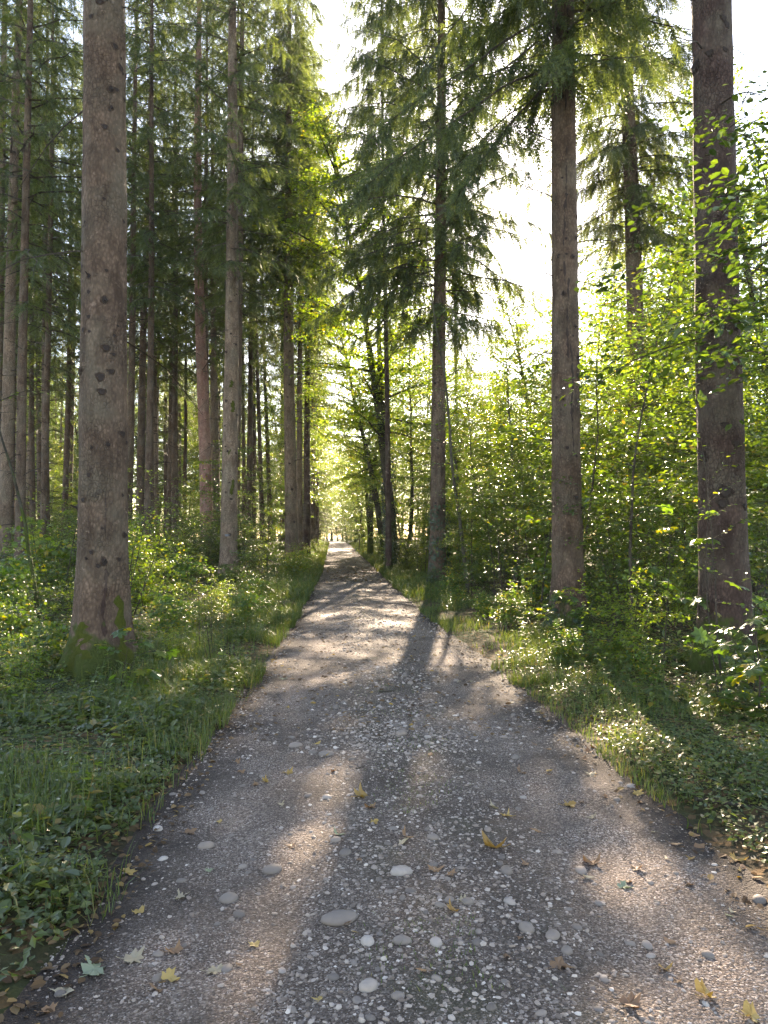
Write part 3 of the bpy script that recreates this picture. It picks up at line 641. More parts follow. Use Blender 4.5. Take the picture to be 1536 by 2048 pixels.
P = stem_curve(np.random.default_rng(3), (0, 0, 5), (-.05, .1, 1), 9, 10, up=.2, wob=.03); b = MB(); b.add(*tube(P, np.linspace(.2, .05, 11), 8)); link('limb', b.mesh('limb', M['bark_ivy'], True), t)
ivy(t, .3, 5.0, 1300, 8)
broadtree('tall yellow-green beech crown hanging in at the upper right edge', 12.6, 19, 1, 1.0, -.02, 2.2)
broadtree('tall leafy beech behind the leaning spruce on the right', 16.5, 33, 1, 1.15, 0, .5)
broadtree('broad green beech crown between the cracked trunk and the leaning spruce', 10.6, 36, 1, .88, 0, 3.5)
broadtree('airy beech crown filling the gap behind the leaning spruce', 11.9, 31, 1, 1.05, 0, 5.1)
broadtree('tall thin yellow-green tree left of the leaning spruce', 9.4, 33, 3, 1.05, 0, 2.6)
broadtree('small dark forked tree beside the far end of the track', 1.94 + .5, 70, 3, .75, -.03, 1.0)
broadtree('yellow-green maple leaning over the track behind the forked ivy tree', 2.9, 58, 0, .95, -.05, 4.0)
broadtree('sunlit yellow maple arching over the far track from the left', -2.6, 88, 0, .8, .06, 3.0)
ARCH = []
for q, (x, y, v, s_, ln) in enumerate(((3.3, 46, 0, .85, -.11), (-2.7, 60, 0, .8, .08), (3.2, 64, 0, .7, -.08), (-2.9, 54, 3, .9, .05), (3.6, 49, 3, 1.1, -.05), (-2.4, 68, 0, .8, .05), (3.4, 82, 0, .8, -.05), (-2.6, 97, 3, 1.0, .06), (3.5, 95, 3, 1.1, -.06), (-2.8, 108, 0, .8, .05), (3.6, 110, 1, .9, -.05), (-2.5, 122, 1, 1.0, .06), (3.8, 126, 0, .8, -.06), (-2.7, 140, 3, 1.1, .05), (4.0, 142, 1, .9, -.05))):
    t = broadtree('broadleaf tree leaning in over the far track to form a leafy tunnel', x, y, v, s_, ln, q * 1.3, 'trees arching over the far track'); ARCH.append(t); taken.append((x, y))
wedge = lambda x, y: not (.185 < x / y < .285)                       # a thinner lane through the wood, where the sky shows
def fill_broad(n, xr, yr, vs, label, group, dmin, sc=(.8, 1.15), seed=0, gate=None):
    g = np.random.default_rng(seed + 50); c = 0
    for _ in range(n * 30):
        if c >= n: break
        y = g.uniform(*yr); x = g.uniform(xr[0](y), xr[1](y))
        if gate and not gate(x, y): continue
        if not free(x, y, dmin): continue
        vi = vs[g.integers(len(vs))]; sc_ = g.uniform(*sc); t = broadtree(label, x, y, vi, sc_, 0, g.uniform(0, 6.28), group); c += 1; INFO[t.name] = (vi, sc_ * (20, 16, 11, 13)[vi])
fill_broad(36, (lambda y: 4.5, lambda y: .62 * y), (23, 60), [2, 3, 2], 'slim young broadleaf tree in the sunlit thicket right of the track', 'young broadleaf trees right of the track', 2.2, (.8, 1.35), 1, gate=lambda x, y: wedge(x, y) and (y > 30 or x > 10))
fill_broad(30, (lambda y: 5, lambda y: .60 * y), (55, 125), [1, 3, 1], 'distant broadleaf tree closing the view right of the track', 'far broadleaf trees right of the track', 3.4, (.8, 1.15), 2)
fill_broad(16, (lambda y: .185 * y, lambda y: .285 * y), (22, 52), [2, 3], 'short young broadleaf tree in the bright gap right of the drooping spruce', 'short broadleaf trees in the bright gap', 1.6, (.55, .95), 10)
fill_broad(8, (lambda y: 3.4, lambda y: .2 * y), (40, 62), [1, 2], 'dense green broadleaf tree behind the forked ivy tree', 'green broadleaf trees behind the forked one', 2.0, (.7, 1.0), 11)
fill_broad(40, (lambda y: -.43 * y, lambda y: -4.5), (66, 100), [3, 3, 0], 'sunlit broadleaf tree seen between the spruce trunks left of the track', 'broadleaf trees behind the left spruces', 4, (.7, 1.0), 3)
fill_broad(16, (lambda y: 3.2, lambda y: 5.0), (46, 140), [2, 3, 1], 'broadleaf tree along the right verge of the far track', 'broadleaf trees along the far right verge', 3.5, (.6, 1.0), 4)
fill_broad(60, (lambda y: -.40 * y, lambda y: .55 * y), (128, 240), [1, 0, 3], 'faint broadleaf tree in the far wood beyond the end of the track', 'trees of the far wood', 4.5, (.9, 1.4), 5, gate=lambda x, y: (abs(x - .5) > 4 and (x > 0 or y > 150)) if y < 200 else True)

fill_broad(30, (lambda y: -.43 * y, lambda y: -3.5), (78, 112), [1, 1, 0], 'low green broadleaf tree closing the view deep behind the left trunks', 'low broadleaf trees deep on the left', 2.6, (1.1, 1.55), 6)
fill_broad(22, (lambda y: -.42 * y, lambda y: -4), (50, 78), [2, 2, 3], 'young broadleaf tree growing under the spruces left of the track', 'young broadleaf trees under the left spruces', 2.4, (.45, .8), 8)
fill_broad(20, (lambda y: -14, lambda y: 15), (204, 240), [1, 1, 0], 'pale sunlit tree closing the very end of the track', 'sunlit trees at the end of the track', 3.0, (1.1, 1.5), 7)
fill_broad(14, (lambda y: -3.2, lambda y: 4.2), (192, 206), [1, 1, 2], 'low sunlit tree filling the bright opening at the end of the track', 'low trees in the bright opening', 1.2, (.5, .85), 12)
fill_broad(22, (lambda y: -4.6 if y % 2 > 1 else 1.9, lambda y: -1.8 if y % 2 > 1 else 5.2), (118, 200), [1, 2, 3], 'leafy tree crowding the last stretch of the far track', 'trees crowding the last stretch of the track', 2.2, (.7, 1.1), 9)
# ------------------------------------------------------------------ saplings and shrubs
SV = {
 'sapling':  [plant_meshes('beech', M['beech'], M['twig'], seed=200 + q, H=h, r0=.032, z0=.14, spread=.27, step=.18, leaf=.10, lstep=.07, sub=.13, elev=.4, flat=.34, dup=2, prune=.1) for q, h in enumerate((6.6, 5.0, 8.0))],
 'darksap':  [plant_meshes('beech', M['beech_dark'], M['twig'], seed=250 + q, H=h, r0=.022, z0=.15, spread=.27, step=.2, leaf=.115, lstep=.09, sub=.16, elev=.35, flat=.28, dup=2, prune=.15) for q, h in enumerate((3.2, 4.6))],
 'shrub':    [plant_meshes('beech', M['beech_dark'], M['twig'], seed=210 + q, H=h, r0=.014, z0=.12, spread=.34, step=.17, leaf=.08, lstep=.075, sub=.15, elev=.4, stems=5, flat=.5, dup=2, prune=.15) for q, h in enumerate((2.0, 2.6, 3.1))],
 'maple':    [plant_meshes('maple', M['maple'], M['twig'], seed=220 + q, H=h, r0=.012, z0=.15, spread=.34, step=.15, leaf=.115, lstep=.10, sub=.16, elev=.55, stems=3, flat=.45, dup=3) for q, h in enumerate((1.5, 2.1))],
 'yshrub':   [plant_meshes('beech', M['yellow'], M['twig'], seed=230, H=2.3, r0=.014, z0=.1, spread=.34, step=.15, leaf=.08, lstep=.07, sub=.12, elev=.45, stems=5, flat=.5, dup=2, prune=.2)],
 'thin':     [plant_meshes('beech', M['beech'], M['twig'], seed=240 + q, H=h, r0=.016, z0=.3, spread=.22, step=.26, leaf=.075, lstep=.09, sub=.2, elev=.8, stems=3, flat=.5, prune=.35) for q, h in enumerate((2.6, 3.6))],
}
def plant(name, kind, v, label, x, y, sc, rz, group=None, cat='shrub', z=0.0):
    t = tag(link(name, None, None, (x, y, float(gz(x, y)) + z), (0, 0, rz), sc), label, cat, group)
    a, b_ = SV[kind][v]; link('stem', a, t); link('foliage', b_, t); return t
def fill_plants(n, xr, yr, kinds, label, group, name, dmin, sc=(.7, 1.2), seed=0, cat='shrub', gate=None):
    g = np.random.default_rng(seed + 900); c = 0; own = []
    for _ in range(n * 40):
        if c >= n: break
        y = yr[0] + (yr[1] - yr[0]) * g.random() ** 1.25; x = g.uniform(xr[0](y), xr[1](y))
        if gate and not gate(x, y): continue
        if any((a - x) ** 2 + (b_ - y) ** 2 < dmin ** 2 for a, b_ in own): continue
        own.append((x, y)); kd = kinds[g.integers(len(kinds))]
        vi = int(g.integers(len(SV[kd]))); sc_ = g.uniform(*sc); t = plant(name, kd, vi, label, x, y, sc_, g.uniform(0, 6.28), group, cat); c += 1; INFO[t.name] = (kd, sc_ * max(v.co.z for v in SV[kd][vi][1].vertices))
right = lambda o: (lambda y: float(path_right(y)) + o)
left = lambda o: (lambda y: float(path_left(y)) - o)
fill_plants(80, (right(1.6), lambda y: .64 * y + .6), (9.8, 38), ['sapling', 'sapling', 'darksap'], 'leafy beech sapling in the backlit thicket right of the track', 'beech saplings right of the track', 'beech_sapling', .9, (.55, 1.15), 1, 'sapling', gate=lambda x, y: (y > 13.4 or x > 5.6) and not (y < 24 and .12 < x / y < .16))
fill_plants(70, (right(1.15), lambda y: .62 * y + .6), (6.6, 34), ['shrub', 'yshrub', 'maple', 'thin', 'thin'], 'low leafy shrub under the saplings right of the track', 'low shrubs right of the track', 'leafy_shrub', .75, (.4, .95), 2, gate=lambda x, y: (y > 10.5 and not (y < 13.4 and .25 < x / y < .37) and not (y < 24 and .115 < x / y < .165)) or x > 3.5 and (x < 4.2 or x > 5.4 or y < 6.6) and y < 9)
fill_plants(26, (right(1.3), right(2.4)), (30, 110), ['shrub', 'yshrub'], 'small shrub along the right verge further down the track', 'shrubs along the far right verge', 'leafy_shrub', 1.6, (.5, 1.0), 3)
fill_plants(58, (lambda y: -.44 * y, left(1.6)), (12.5, 40), ['shrub', 'yshrub', 'maple', 'thin'], 'leafy shrub in the undergrowth between the trunks left of the track', 'shrubs between the trunks left of the track', 'leafy_shrub', .9, (.5, 1.2), 4, gate=lambda x, y: not (y < 26 and -.16 < x / y < -.11) and not (y < 36 and -.07 < x / y < -.04))
fill_plants(40, (lambda y: -.44 * y, left(2.5)), (28, 62), ['sapling', 'shrub'], 'dark young beech in the shade deep left of the track', 'young beeches deep in the left forest', 'beech_sapling', 1.6, (.6, 1.2), 5, 'sapling')
fill_plants(26, (left(1.7), left(.7)), (26, 110), ['yshrub', 'maple', 'yshrub'], 'sunlit yellow-green shrub along the left verge of the track', 'sunlit shrubs on the left verge', 'leafy_shrub', 1.4, (.35, .75), 6)
fill_plants(26, (left(1.9), left(.45)), (9, 27), ['maple', 'thin', 'yshrub', 'shrub'], 'small weedy seedling in the grass of the left verge', 'weedy seedlings on the left verge', 'leafy_shrub', .5, (.18, .42), 8)
fill_plants(18, (right(.7), right(1.9)), (7.5, 24), ['maple', 'thin', 'shrub'], 'small weedy seedling on the right verge of the track', 'weedy seedlings on the right verge', 'leafy_shrub', .6, (.18, .40), 9)
fill_plants(16, (lambda y: -.46 * y, left(1.5)), (7.5, 14), ['maple', 'yshrub'], 'knee-high seedling shrub around the massive left trunk', 'seedling shrubs around the massive left trunk', 'leafy_shrub', .6, (.25, .55), 7, gate=lambda x, y: abs(x + 2.63) > .55 or y > 9.8 or y < 7.9)

# single saplings one can point to
def solo(name, label, x, y, cat, tilt=0.0, rz=0.0, leafkind='beech', mat='beech', wmat='pole', **kw):
    a, b_ = plant_meshes(leafkind, M[mat], M[wmat], **kw)
    t = tag(link(name, None, None, (x, y, float(gz(x, y))), (0, math.atan(tilt), rz)), label, cat)
    link('stem', a, t); link('foliage', b_, t); return t
solo('beech_sapling', 'pale thin beech pole leaning left beside the trunk with the drooping crown', 3.80, 21, 'sapling', -.0458, seed=301, H=11, r0=.06, z0=.3, spread=.16, step=.3, leaf=.08, lstep=.09, sub=.17, elev=.7, lean=.01)
solo('beech_sapling', 'dark thin sapling stem between the two right-hand trunks', 4.63, 11.5, 'sapling', .0203, wmat='twig', seed=302, H=6.2, r0=.032, z0=.28, spread=.22, step=.24, leaf=.08, lstep=.08, sub=.15, elev=.7, lean=.01)
solo('bare_sapling', 'bent mossy sapling stem left of the massive trunk', -4.88, 13, 'sapling', -.087, wmat='bark_ivy', seed=303, H=5.5, r0=.045, z0=.45, spread=.3, step=.5, leaf=.08, lstep=.12, sub=.22, elev=.6, lean=.05, prune=.3)

# plants so near that each leaf shows: every leaf a part
LM = {}
def leafy(name, label, x, y, cat, leafkind, mat, wmat='twig', tilt=0.0, rz=0.0, keep=295, z=0.0, **kw):
    w, p, d, n, s = broadleaf(**kw)
    t = tag(link(name, None, None, (x, y, float(gz(x, y)) + z), (0, math.atan(tilt), rz)), label, cat)
    link('stem', w.mesh('stem', M[wmat], True), t)
    key = (leafkind, mat)
    if key not in LM:
        b = MB(); b.add(*LEAF[leafkind]); LM[key] = b.mesh('leaf', M[mat])
    F = frames(d, n); order = np.arange(len(p)); np.random.default_rng(4).shuffle(order)
    for q in order[:keep]:
        Q = np.eye(4); Q[:3, :3] = F[q]
        from mathutils import Matrix
        link('leaf', LM[key], t, p[q], Matrix(F[q].tolist()).to_euler(), float(s[q]))
    rest = order[keep:]
    if len(rest):
        b = MB(); b.add(*scatter(*LEAF[leafkind], p[rest], F[rest], s[rest])); stuff(link('foliage', b.mesh('foliage', M[mat]), t))
    return t
leafy('maple_shrub', 'dark maple shrub with broad lobed leaves at the right edge of the track', 3.75, 6.5, 'shrub', 'maple', 'maple', seed=401, H=1.25, r0=.012, z0=.12, spread=.42, step=.12, leaf=.125, lstep=.10, sub=.15, elev=.5, stems=4, flat=.35)
leafy('maple_shrub', 'maple shrub in front of the thick dark right-hand trunk', 4.15, 7.6, 'shrub', 'maple', 'maple', seed=402, H=.85, r0=.012, z0=.15, spread=.40, step=.13, leaf=.12, lstep=.10, sub=.16, elev=.5, stems=3, flat=.35)
leafy('maple_seedling', 'maple seedling with wide leaves at the foot of the cracked trunk', 3.45, 11.1, 'seedling', 'maple', 'maple', seed=403, H=1.0, r0=.009, z0=.2, spread=.42, step=.13, leaf=.13, lstep=.11, sub=.18, elev=.5, stems=3, flat=.3)
leafy('maple_seedling', 'tall thin maple seedling between the two right-hand trunks', 3.9, 8.7, 'seedling', 'maple', 'maple', seed=404, H=2.3, r0=.009, z0=.35, spread=.2, step=.2, leaf=.14, lstep=.12, sub=.2, elev=.45, flat=.25, lean=-.05)
leafy('maple_seedling', 'maple seedling in front of the massive left trunk roots', -2.1, 7.6, 'seedling', 'maple', 'maple', seed=405, H=.75, r0=.007, z0=.25, spread=.4, step=.12, leaf=.12, lstep=.12, sub=.2, elev=.4, stems=2, flat=.3)
leafy('maple_seedling', 'thin upright seedling alone in the sunlit grass on the left', -1.75, 10.2, 'seedling', 'beech', 'beech', seed=406, H=1.3, r0=.008, z0=.5, spread=.15, step=.16, leaf=.06, lstep=.07, sub=.12, elev=.5, flat=.3)
leafy('hazel_bush', 'overhanging beech branch with toothed leaves in front of the thick right trunk', 4.9, 7.0, 'tree', 'beech', 'beech_dark', wmat='twig', seed=407, H=6.6, r0=.03, z0=.44, spread=.32, step=.17, leaf=.105, lstep=.075, sub=.13, elev=.2, flat=.3, keep=298, dup=2)
leafy('leafy_shrub', 'dense low green plant patch at the left corner behind the verge', -3.6, 6.6, 'shrub', 'maple', 'cover', seed=408, H=.55, r0=.006, z0=.1, spread=.6, step=.07, leaf=.08, lstep=.07, sub=.1, elev=.5, stems=5, flat=.35)

# ------------------------------------------------------------------ stuff: grass, low herbs, litter, grit
def blades(n, xy, h, w, seed, segs=2):
    g = np.random.default_rng(seed); x, y = xy; N = len(x); z = sz(x, y)
    a = g.uniform(0, 6.28, N); bend = g.uniform(.15, .9, N); h = h * g.uniform(.5, 1.25, N); w = w * g.uniform(.7, 1.3, N)
    d = np.stack([np.cos(a), np.sin(a), 0 * a], -1); s = np.stack([-np.sin(a), np.cos(a), 0 * a], -1)
    B = np.stack([x, y, z - .01], -1); rows = []
    for t, wt in ([(0, 1.), (.55, .8)] if segs == 2 else [(0, 1.), (.4, .9), (.75, .6)]):
        Cc = B + d * (bend * h * t * t)[:, None] + np.array([0, 0, 1.]) * (h * t * (1 - .25 * bend * t))[:, None]
        rows += [Cc - s * (w * wt)[:, None], Cc + s * (w * wt)[:, None]]
    tip = B + d * (bend * h)[:, None] + np.array([0, 0, 1.]) * (h * (1 - .3 * bend))[:, None]
    V = np.stack(rows + [tip], 1); k_ = V.shape[1]; o = (np.arange(N) * k_)[:, None]
    q = [o + np.array([[2 * i_, 2 * i_ + 1, 2 * i_ + 3, 2 * i_ + 2]]) for i_ in range(segs - 1)]
    return V.reshape(-1, 3), [np.concatenate(q), o + np.array([[k_ - 3, k_ - 2, k_ - 1]])]
def verge(n, seed, yr, off, side, power=1.6, clump=.0):
    g = np.random.default_rng(seed); y = yr[0] * (yr[1] / yr[0]) ** g.random(n)
    o = off[0] + (off[1] - off[0]) * g.random(n) ** power
    x = path_left(y) + edge_wob(y, 3.) - o if side < 0 else path_right(y) + edge_wob(y, 31.) + o
    keep = noise2(x, y, 2.2) + g.normal(0, .25, n) > clump
    return x[keep], y[keep]
b = MB()
b.add(*blades(0, verge(26000, 1, (2.2, 9), (-.06, 2.6), -1, 1.2, .05), .20, .0028, 1))
b.add(*blades(0, verge(34000, 2, (8, 20), (-.05, 1.7), -1, 1.2, .22), .25, .004, 2))
b.add(*blades(0, verge(16000, 3, (19, 120), (-.05, 1.3), -1, 1.2, -.6), .36, .011, 3))
b.add(*blades(0, verge(16000, 4, (2.6, 9), (-.02, 1.8), 1, 1.1, .05), .12, .0028, 4))
b.add(*blades(0, verge(24000, 5, (8, 22), (-.05, 1.6), 1, 1.2, .2), .17, .0045, 5))
b.add(*blades(0, verge(14000, 6, (20, 120), (-.05, 1.5), 1, 1.2, -.5), .30, .011, 6))
g = np.random.default_rng(11); n = 9000; y = 2.6 * (60 / 2.6) ** g.random(n); x = path_left(y) + (path_right(y) - path_left(y)) * g.normal(.52, .06, n)
kk = noise2(x, y, 1.3) > .28; b.add(*blades(0, (x[kk], y[kk]), .035, .0022, 7))
stuff(link('grass', b.mesh('grass', M['grass'])), 'grass growing along both verges of the track', 'grass')

def herbs(b, n, seed, yr, off, side, hmax, size, tmpl, power=1.0, clump=-.3):
    x, y = verge(n, seed, yr, off, side, power, clump); g = np.random.default_rng(seed + 70); N = len(x)
    hh = hmax * np.clip(.45 + .75 * noise2(x, y, 1.1), .05, 1.5); z = sz(x, y) + hh * g.random(N) ** .7
    a = g.uniform(0, 6.28, N)
    b.add(*scatter(*tmpl, np.stack([x, y, z], -1), frames(np.stack([np.cos(a), np.sin(a), g.normal(-.15, .3, N)], -1), np.stack([g.normal(0, .4, N), g.normal(0, .4, N), np.ones(N)], -1)), size * g.uniform(.5, 1.3, N)))
b = MB()
herbs(b, 75000, 21, (2.2, 9.5), (.05, 3.4), -1, .19, .042, LEAF['far'], 1.0, -.4)
herbs(b, 14000, 27, (2.2, 9.5), (.2, 3.2), -1, .26, .078, LEAF['beech'], 1.0, -.3)
herbs(b, 34000, 22, (8.5, 40), (.2, 7), -1, .32, .055, LEAF['beech'], 1.0, -.6)
herbs(b, 44000, 23, (2.7, 10), (.12, 3.6), 1, .15, .038, LEAF['far'], 1.0, -.75)
herbs(b, 22000, 24, (9, 40), (1.2, 8), 1, .30, .055, LEAF['beech'], 1.0, -.6)
herbs(b, 2500, 25, (3, 9.5), (.8, 3.4), -1, .26, .085, LEAF['maple'], 1.0, -.2)
herbs(b, 1800, 26, (4, 10), (1.0, 3.6), 1, .25, .085, LEAF['maple'], 1.0, -.2)
stuff(link('ground_cover', b.mesh('ground_cover', M['cover'])), 'low leafy ground cover carpeting the verges and forest floor', 'ground cover')

b = MB(); g = np.random.default_rng(35)                              # upright weeds: stalks with paired leaves
wx = []; 
for sd, n, yr, off, side in ((41, 420, (3.2, 15), (.3, 3.4), -1), (42, 260, (4, 14), (.5, 2.8), 1), (43, 500, (14, 45), (.3, 2.2), -1), (44, 300, (14, 45), (.4, 2.0), 1)):
    x, y = verge(n, sd, yr, off, side, 1.0, -.1); wx.append(np.stack([x, y], -1))
wx = np.concatenate(wx); WP = []; WD = []; WS = []
for x, y in wx:
    h = g.uniform(.14, .5); P = stem_curve(g, (x, y, float(gz(x, y)) - .02), (g.normal(0, .2), g.normal(0, .2), 1), h, 4, wob=.08); b.add(*tube(P, np.linspace(.004, .002, 5), 3), m=1)
    m_ = int(h / .055)
    for q in range(m_):
        t = .2 + .8 * (q + .5) / m_; i0 = min(3, int(t * 4)); B = P[i0] + (P[i0 + 1] - P[i0]) * (t * 4 - i0); a = q * 1.57 + x * 9
        for sg in (0, math.pi): WP.append(B); WD.append((math.cos(a + sg), math.sin(a + sg), g.uniform(-.5, .3))); WS.append(g.uniform(.04, .085) * (1.2 - .6 * t))
WP = np.array(WP); b.add(*scatter(*LEAF['beech'], WP, frames(np.array(WD), np.array([0, 0, 1.]) + g.normal(0, .25, WP.shape)), np.array(WS)))
stuff(link('tall_weeds', b.mesh('tall_weeds', [M['beech'], M['grass']])), 'upright leafy weeds standing in the verges', 'weeds')
b = MB(); g = np.random.default_rng(31)
def litter(n, yr, xr, size, seed):
    g = np.random.default_rng(seed); y = yr[0] * (yr[1] / yr[0]) ** g.random(n); x = g.uniform(0, 1, n) * (xr[1](y) - xr[0](y)) + xr[0](y)
    a = g.uniform(0, 6.28, n); b.add(*scatter(*LEAF['beech'], np.stack([x, y, sz(x, y) + .008 + .01 * g.random(n)], -1), frames(np.stack([np.cos(a), np.sin(a), g.normal(0, .2, n)], -1), np.stack([g.normal(0, .35, n), g.normal(0, .35, n), np.ones(n)], -1)), size * g.uniform(.5, 1.3, n)))
litter(1100, (2.6, 14), (lambda y: path_right(y) - .25, lambda y: path_right(y) + 1.5), .045, 1)
litter(900, (2.4, 20), (lambda y: path_left(y) - 1.8, lambda y: path_left(y) + .1), .05, 8)
litter(900, (2.4, 14), (lambda y: path_left(y) - .35, lambda y: path_left(y) + .2), .045, 2)
litter(1500, (6, 26), (lambda y: path_left(y), lambda y: path_right(y)), .05, 3)
litter(900, (27, 40), (lambda y: path_left(y) + .3, lambda y: path_right(y) + .2), .10, 4)
litter(700, (38, 90), (lambda y: path_left(y), lambda y: path_right(y)), .10, 5)
litter(2500, (7, 30), (lambda y: path_right(y) + 1.2, lambda y: path_right(y) + 8), .06, 6)
stuff(link('leaf_litter', b.mesh('leaf_litter', M['litter'])), 'brown leaf litter strewn over the track and its edges', 'leaf litter')

PEB_F = ICO_F[[i_ for i_, f in enumerate(ICO_F) if ICO_V[f][:, 2].min() > -.9 or True]]
def pebbles(b, n, yr, seed, size, u_mu=None, u_sd=.2, oct_=False):
    g = np.random.default_rng(seed); y = yr[0] * (yr[1] / yr[0]) ** g.random(n)
    u = g.random(n) if u_mu is None else np.clip(g.normal(u_mu, u_sd, n), .02, .98)
    x = path_left(y) + (path_right(y) - path_left(y)) * u
    rut = np.exp(-((u - .22) / .10) ** 2) + np.exp(-((u - .78) / .10) ** 2)
    keep = (g.random(n) > .8 * rut) & (noise2(x, y, 1.6) + g.normal(0, .35, n) > -.5); x, y = x[keep], y[keep]; N = len(x)
    s = np.minimum(size * np.exp(g.normal(0, .42, N)), size * 2.1); a = g.uniform(0, 6.28, N)
    Rm = frames(np.stack([np.cos(a), np.sin(a), g.normal(0, .15, N)], -1), np.stack([g.normal(0, .2, N), g.normal(0, .2, N), np.ones(N)], -1))
    sc = np.stack([s, s * g.uniform(.55, .95, N), s * g.uniform(.4, .85, N)], -1)
    g2 = np.random.default_rng(seed + 9); third = g2.integers(0, 3, N); z = pz(x, y) + s * g2.uniform(-.05, .32, N)
    for q in range(3):
        m_ = third == q
        if oct_:
            T = np.array([(1, 0, 0), (0, 1, 0), (-1, 0, 0), (0, -1, 0), (.1, .1, 1), (.5, -.4, .75)], float) + g2.normal(0, .17, (6, 3)); Fq = [np.array([(0, 1, 4), (1, 2, 4), (2, 3, 4), (3, 5, 4), (0, 4, 5), (3, 0, 5)])]
        else:
            T = ICO_V * (1 + g2.normal(0, .12, (12, 1))) ; Fq = [ICO_F[np.array([ICO_V[f][:, 2].sum() > -1.6 for f in ICO_F])]]
        b.add(*scatter(T, Fq, np.stack([x, y, z], -1)[m_], Rm[m_], sc[m_]))
b = MB()
pebbles(b, 78000, (2.2, 7), 1, .0042, oct_=True); pebbles(b, 17000, (2.2, 6.5), 2, .0072, .5, .23); pebbles(b, 16000, (5.5, 16), 3, .0085, oct_=True); pebbles(b, 5000, (5.5, 16), 4, .012, .5, .17); pebbles(b, 4500, (12, 36), 5, .016, oct_=True)
stuff(link('gravel', b.mesh('gravel', M['pebble'])), 'grey gravel and grit covering the track', 'gravel')

# ------------------------------------------------------------------ loose stones, each a thing
ST = []
for q in range(7):
    g = np.random.default_rng(80 + q); b = MB()
    # one subdivision of the icosahedron, pushed about
    V = [tuple(v) for v in ICO_V]; mid = {}; F = []
    def mp(a, c):
        kx = (min(a, c), max(a, c))
        if kx not in mid:
            v = np.array(V[a]) + np.array(V[c]); V.append(tuple(v / np.linalg.norm(v))); mid[kx] = len(V) - 1
        return mid[kx]
    for f in ICO_F:
        a, c, d = map(int, f); ab, bc, ca = mp(a, c), mp(c, d), mp(d, a); F += [(a, ab, ca), (c, bc, ab), (d, ca, bc), (ab, bc, ca)]
    V = np.array(V); V = V * (1 + .16 * noise2(V[:, 0:1] + q * 3, V[:, 1:2] + V[:, 2:3] * .7, 1.6)); V = V * np.array([1, g.uniform(.6, .85), g.uniform(.45, .68)])
    b.add(V, np.array(F)); ST.append(b.mesh('stone', M['stone'], True))
def stone(label, x, y, s, v, rz, group=None, sc=None):
    z = float(pz(x, y)) + s * .16
    return tag(link('stone', ST[v], None, (x, y, z), (0, 0, rz), sc or s), label, 'stone', group)
stone('large flat oval grey stone, the biggest one on the track', .04, 3.14, .075, 0, .25, sc=(.078, .062, .055))
stone('rounded grey stone with moss beside it, above the biggest stone', .32, 3.54, .052, 1, .1)
stone('pale elongated flat stone left of the biggest stone', -.45, 3.40, .042, 2, .2)
stone('flat pale stone half buried at mid track', -.04, 5.54, .06, 3, .0)
stone('upright white stone standing alone in the middle of the track', .55, 6.02, .05, 4, .6)
stone('tan rounded stone lying in the sun patch on the left', -.65, 4.00, .045, 5, .3)
stone('broad grey stone sunk in the grit left of the yellow leaf pair', -.28, 3.66, .05, 6, .5)
stone('bluish flat stone near the middle of the track', .07, 3.78, .04, 0, 1.4)
stone('grey stone half sunk near the left wheel track', -.28, 5.86, .055, 1, .3)
g = np.random.default_rng(91); own = []
for _ in range(4000):
    if len(own) >= 285: break
    y = 2.45 * (8.5 / 2.45) ** (g.random() ** 1.15); u = np.clip(g.normal(.47, .20), .04, .97) if g.random() < .8 else g.random()
    x = float(path_left(y) + (path_right(y) - path_left(y)) * u)
    if any((a - x) ** 2 + (c_ - y) ** 2 < .06 ** 2 for a, c_ in own): continue
    own.append((x, y)); s = float(np.clip(.0145 * math.exp(g.normal(0, .38)), .009, .032)) * (1 + .05 * y)
    stone('small rounded stone lying loose in the gravel of the track', x, y, s, int(g.integers(7)), g.uniform(0, 6.28), 'small stones loose on the gravel track')

# ------------------------------------------------------------------ fallen leaves and sticks, each a thing
FL = {}
def curl_leaf(kx, amount, mat, fold=0.0, v=0):
    gg = np.random.default_rng(int(kx * 31) + len(mat)); V = (MAPLE_V if v % 2 == 0 else BEECH_V).copy(); V[:, 0] -= .4; V[1:, :2] *= gg.uniform(.72, 1.12, (len(V) - 1, 1)); V[:, 1] *= gg.uniform(.7, 1.05); V[:, :2] += gg.normal(0, .03, (len(V), 2))
    al = kx * 1.9 + .6; u_ = V[:, 0] * math.cos(al) + V[:, 1] * math.sin(al); w_ = -V[:, 0] * math.sin(al) + V[:, 1] * math.cos(al)
    R_ = .9 / (amount + .05) ; th_ = 1.35 * u_ / R_ * (1 + .35 * np.sin(w_ * 4 + kx)); u2 = R_ * np.sin(th_); z2 = R_ * (1 - np.cos(th_))      # rolled about one axis, as a dry leaf curls
    V[:, 0] = u2 * math.cos(al) - w_ * math.sin(al); V[:, 1] = u2 * math.sin(al) + w_ * math.cos(al)
    V[:, 2] = z2 + .30 * fold * w_ ** 2 + .05 * np.sin(V[:, 0] * 9 + kx) + .04 * np.sin(V[:, 1] * 13 + kx)
    b = MB(); b.add(V, MAPLE_F if v % 2 == 0 else BEECH_F); s = np.linspace(0, 1, 4)[:, None]
    b.add(*tube(np.array([-.4, 0, .01]) + s * np.array([-.55, .1, .06]) + s ** 2 * np.array([0, .08, .05]), np.array([.02, .017, .016, .02]), 4))
    return b.mesh('fallen_leaf', M[mat])
def fallen(label, x, y, s, mat, rz, amount=.9, fold=.0, tilt=(0, 0), group=None, v=0):
    key = (mat, v, amount, fold)
    if key not in FL: FL[key] = curl_leaf(v * 1.7, amount, mat, fold, v)
    return tag(link('fallen_leaf', FL[key], None, (x, y, float(sz(x, y)) + .008), (tilt[0], tilt[1], rz), s * .72), label, 'leaf', group)
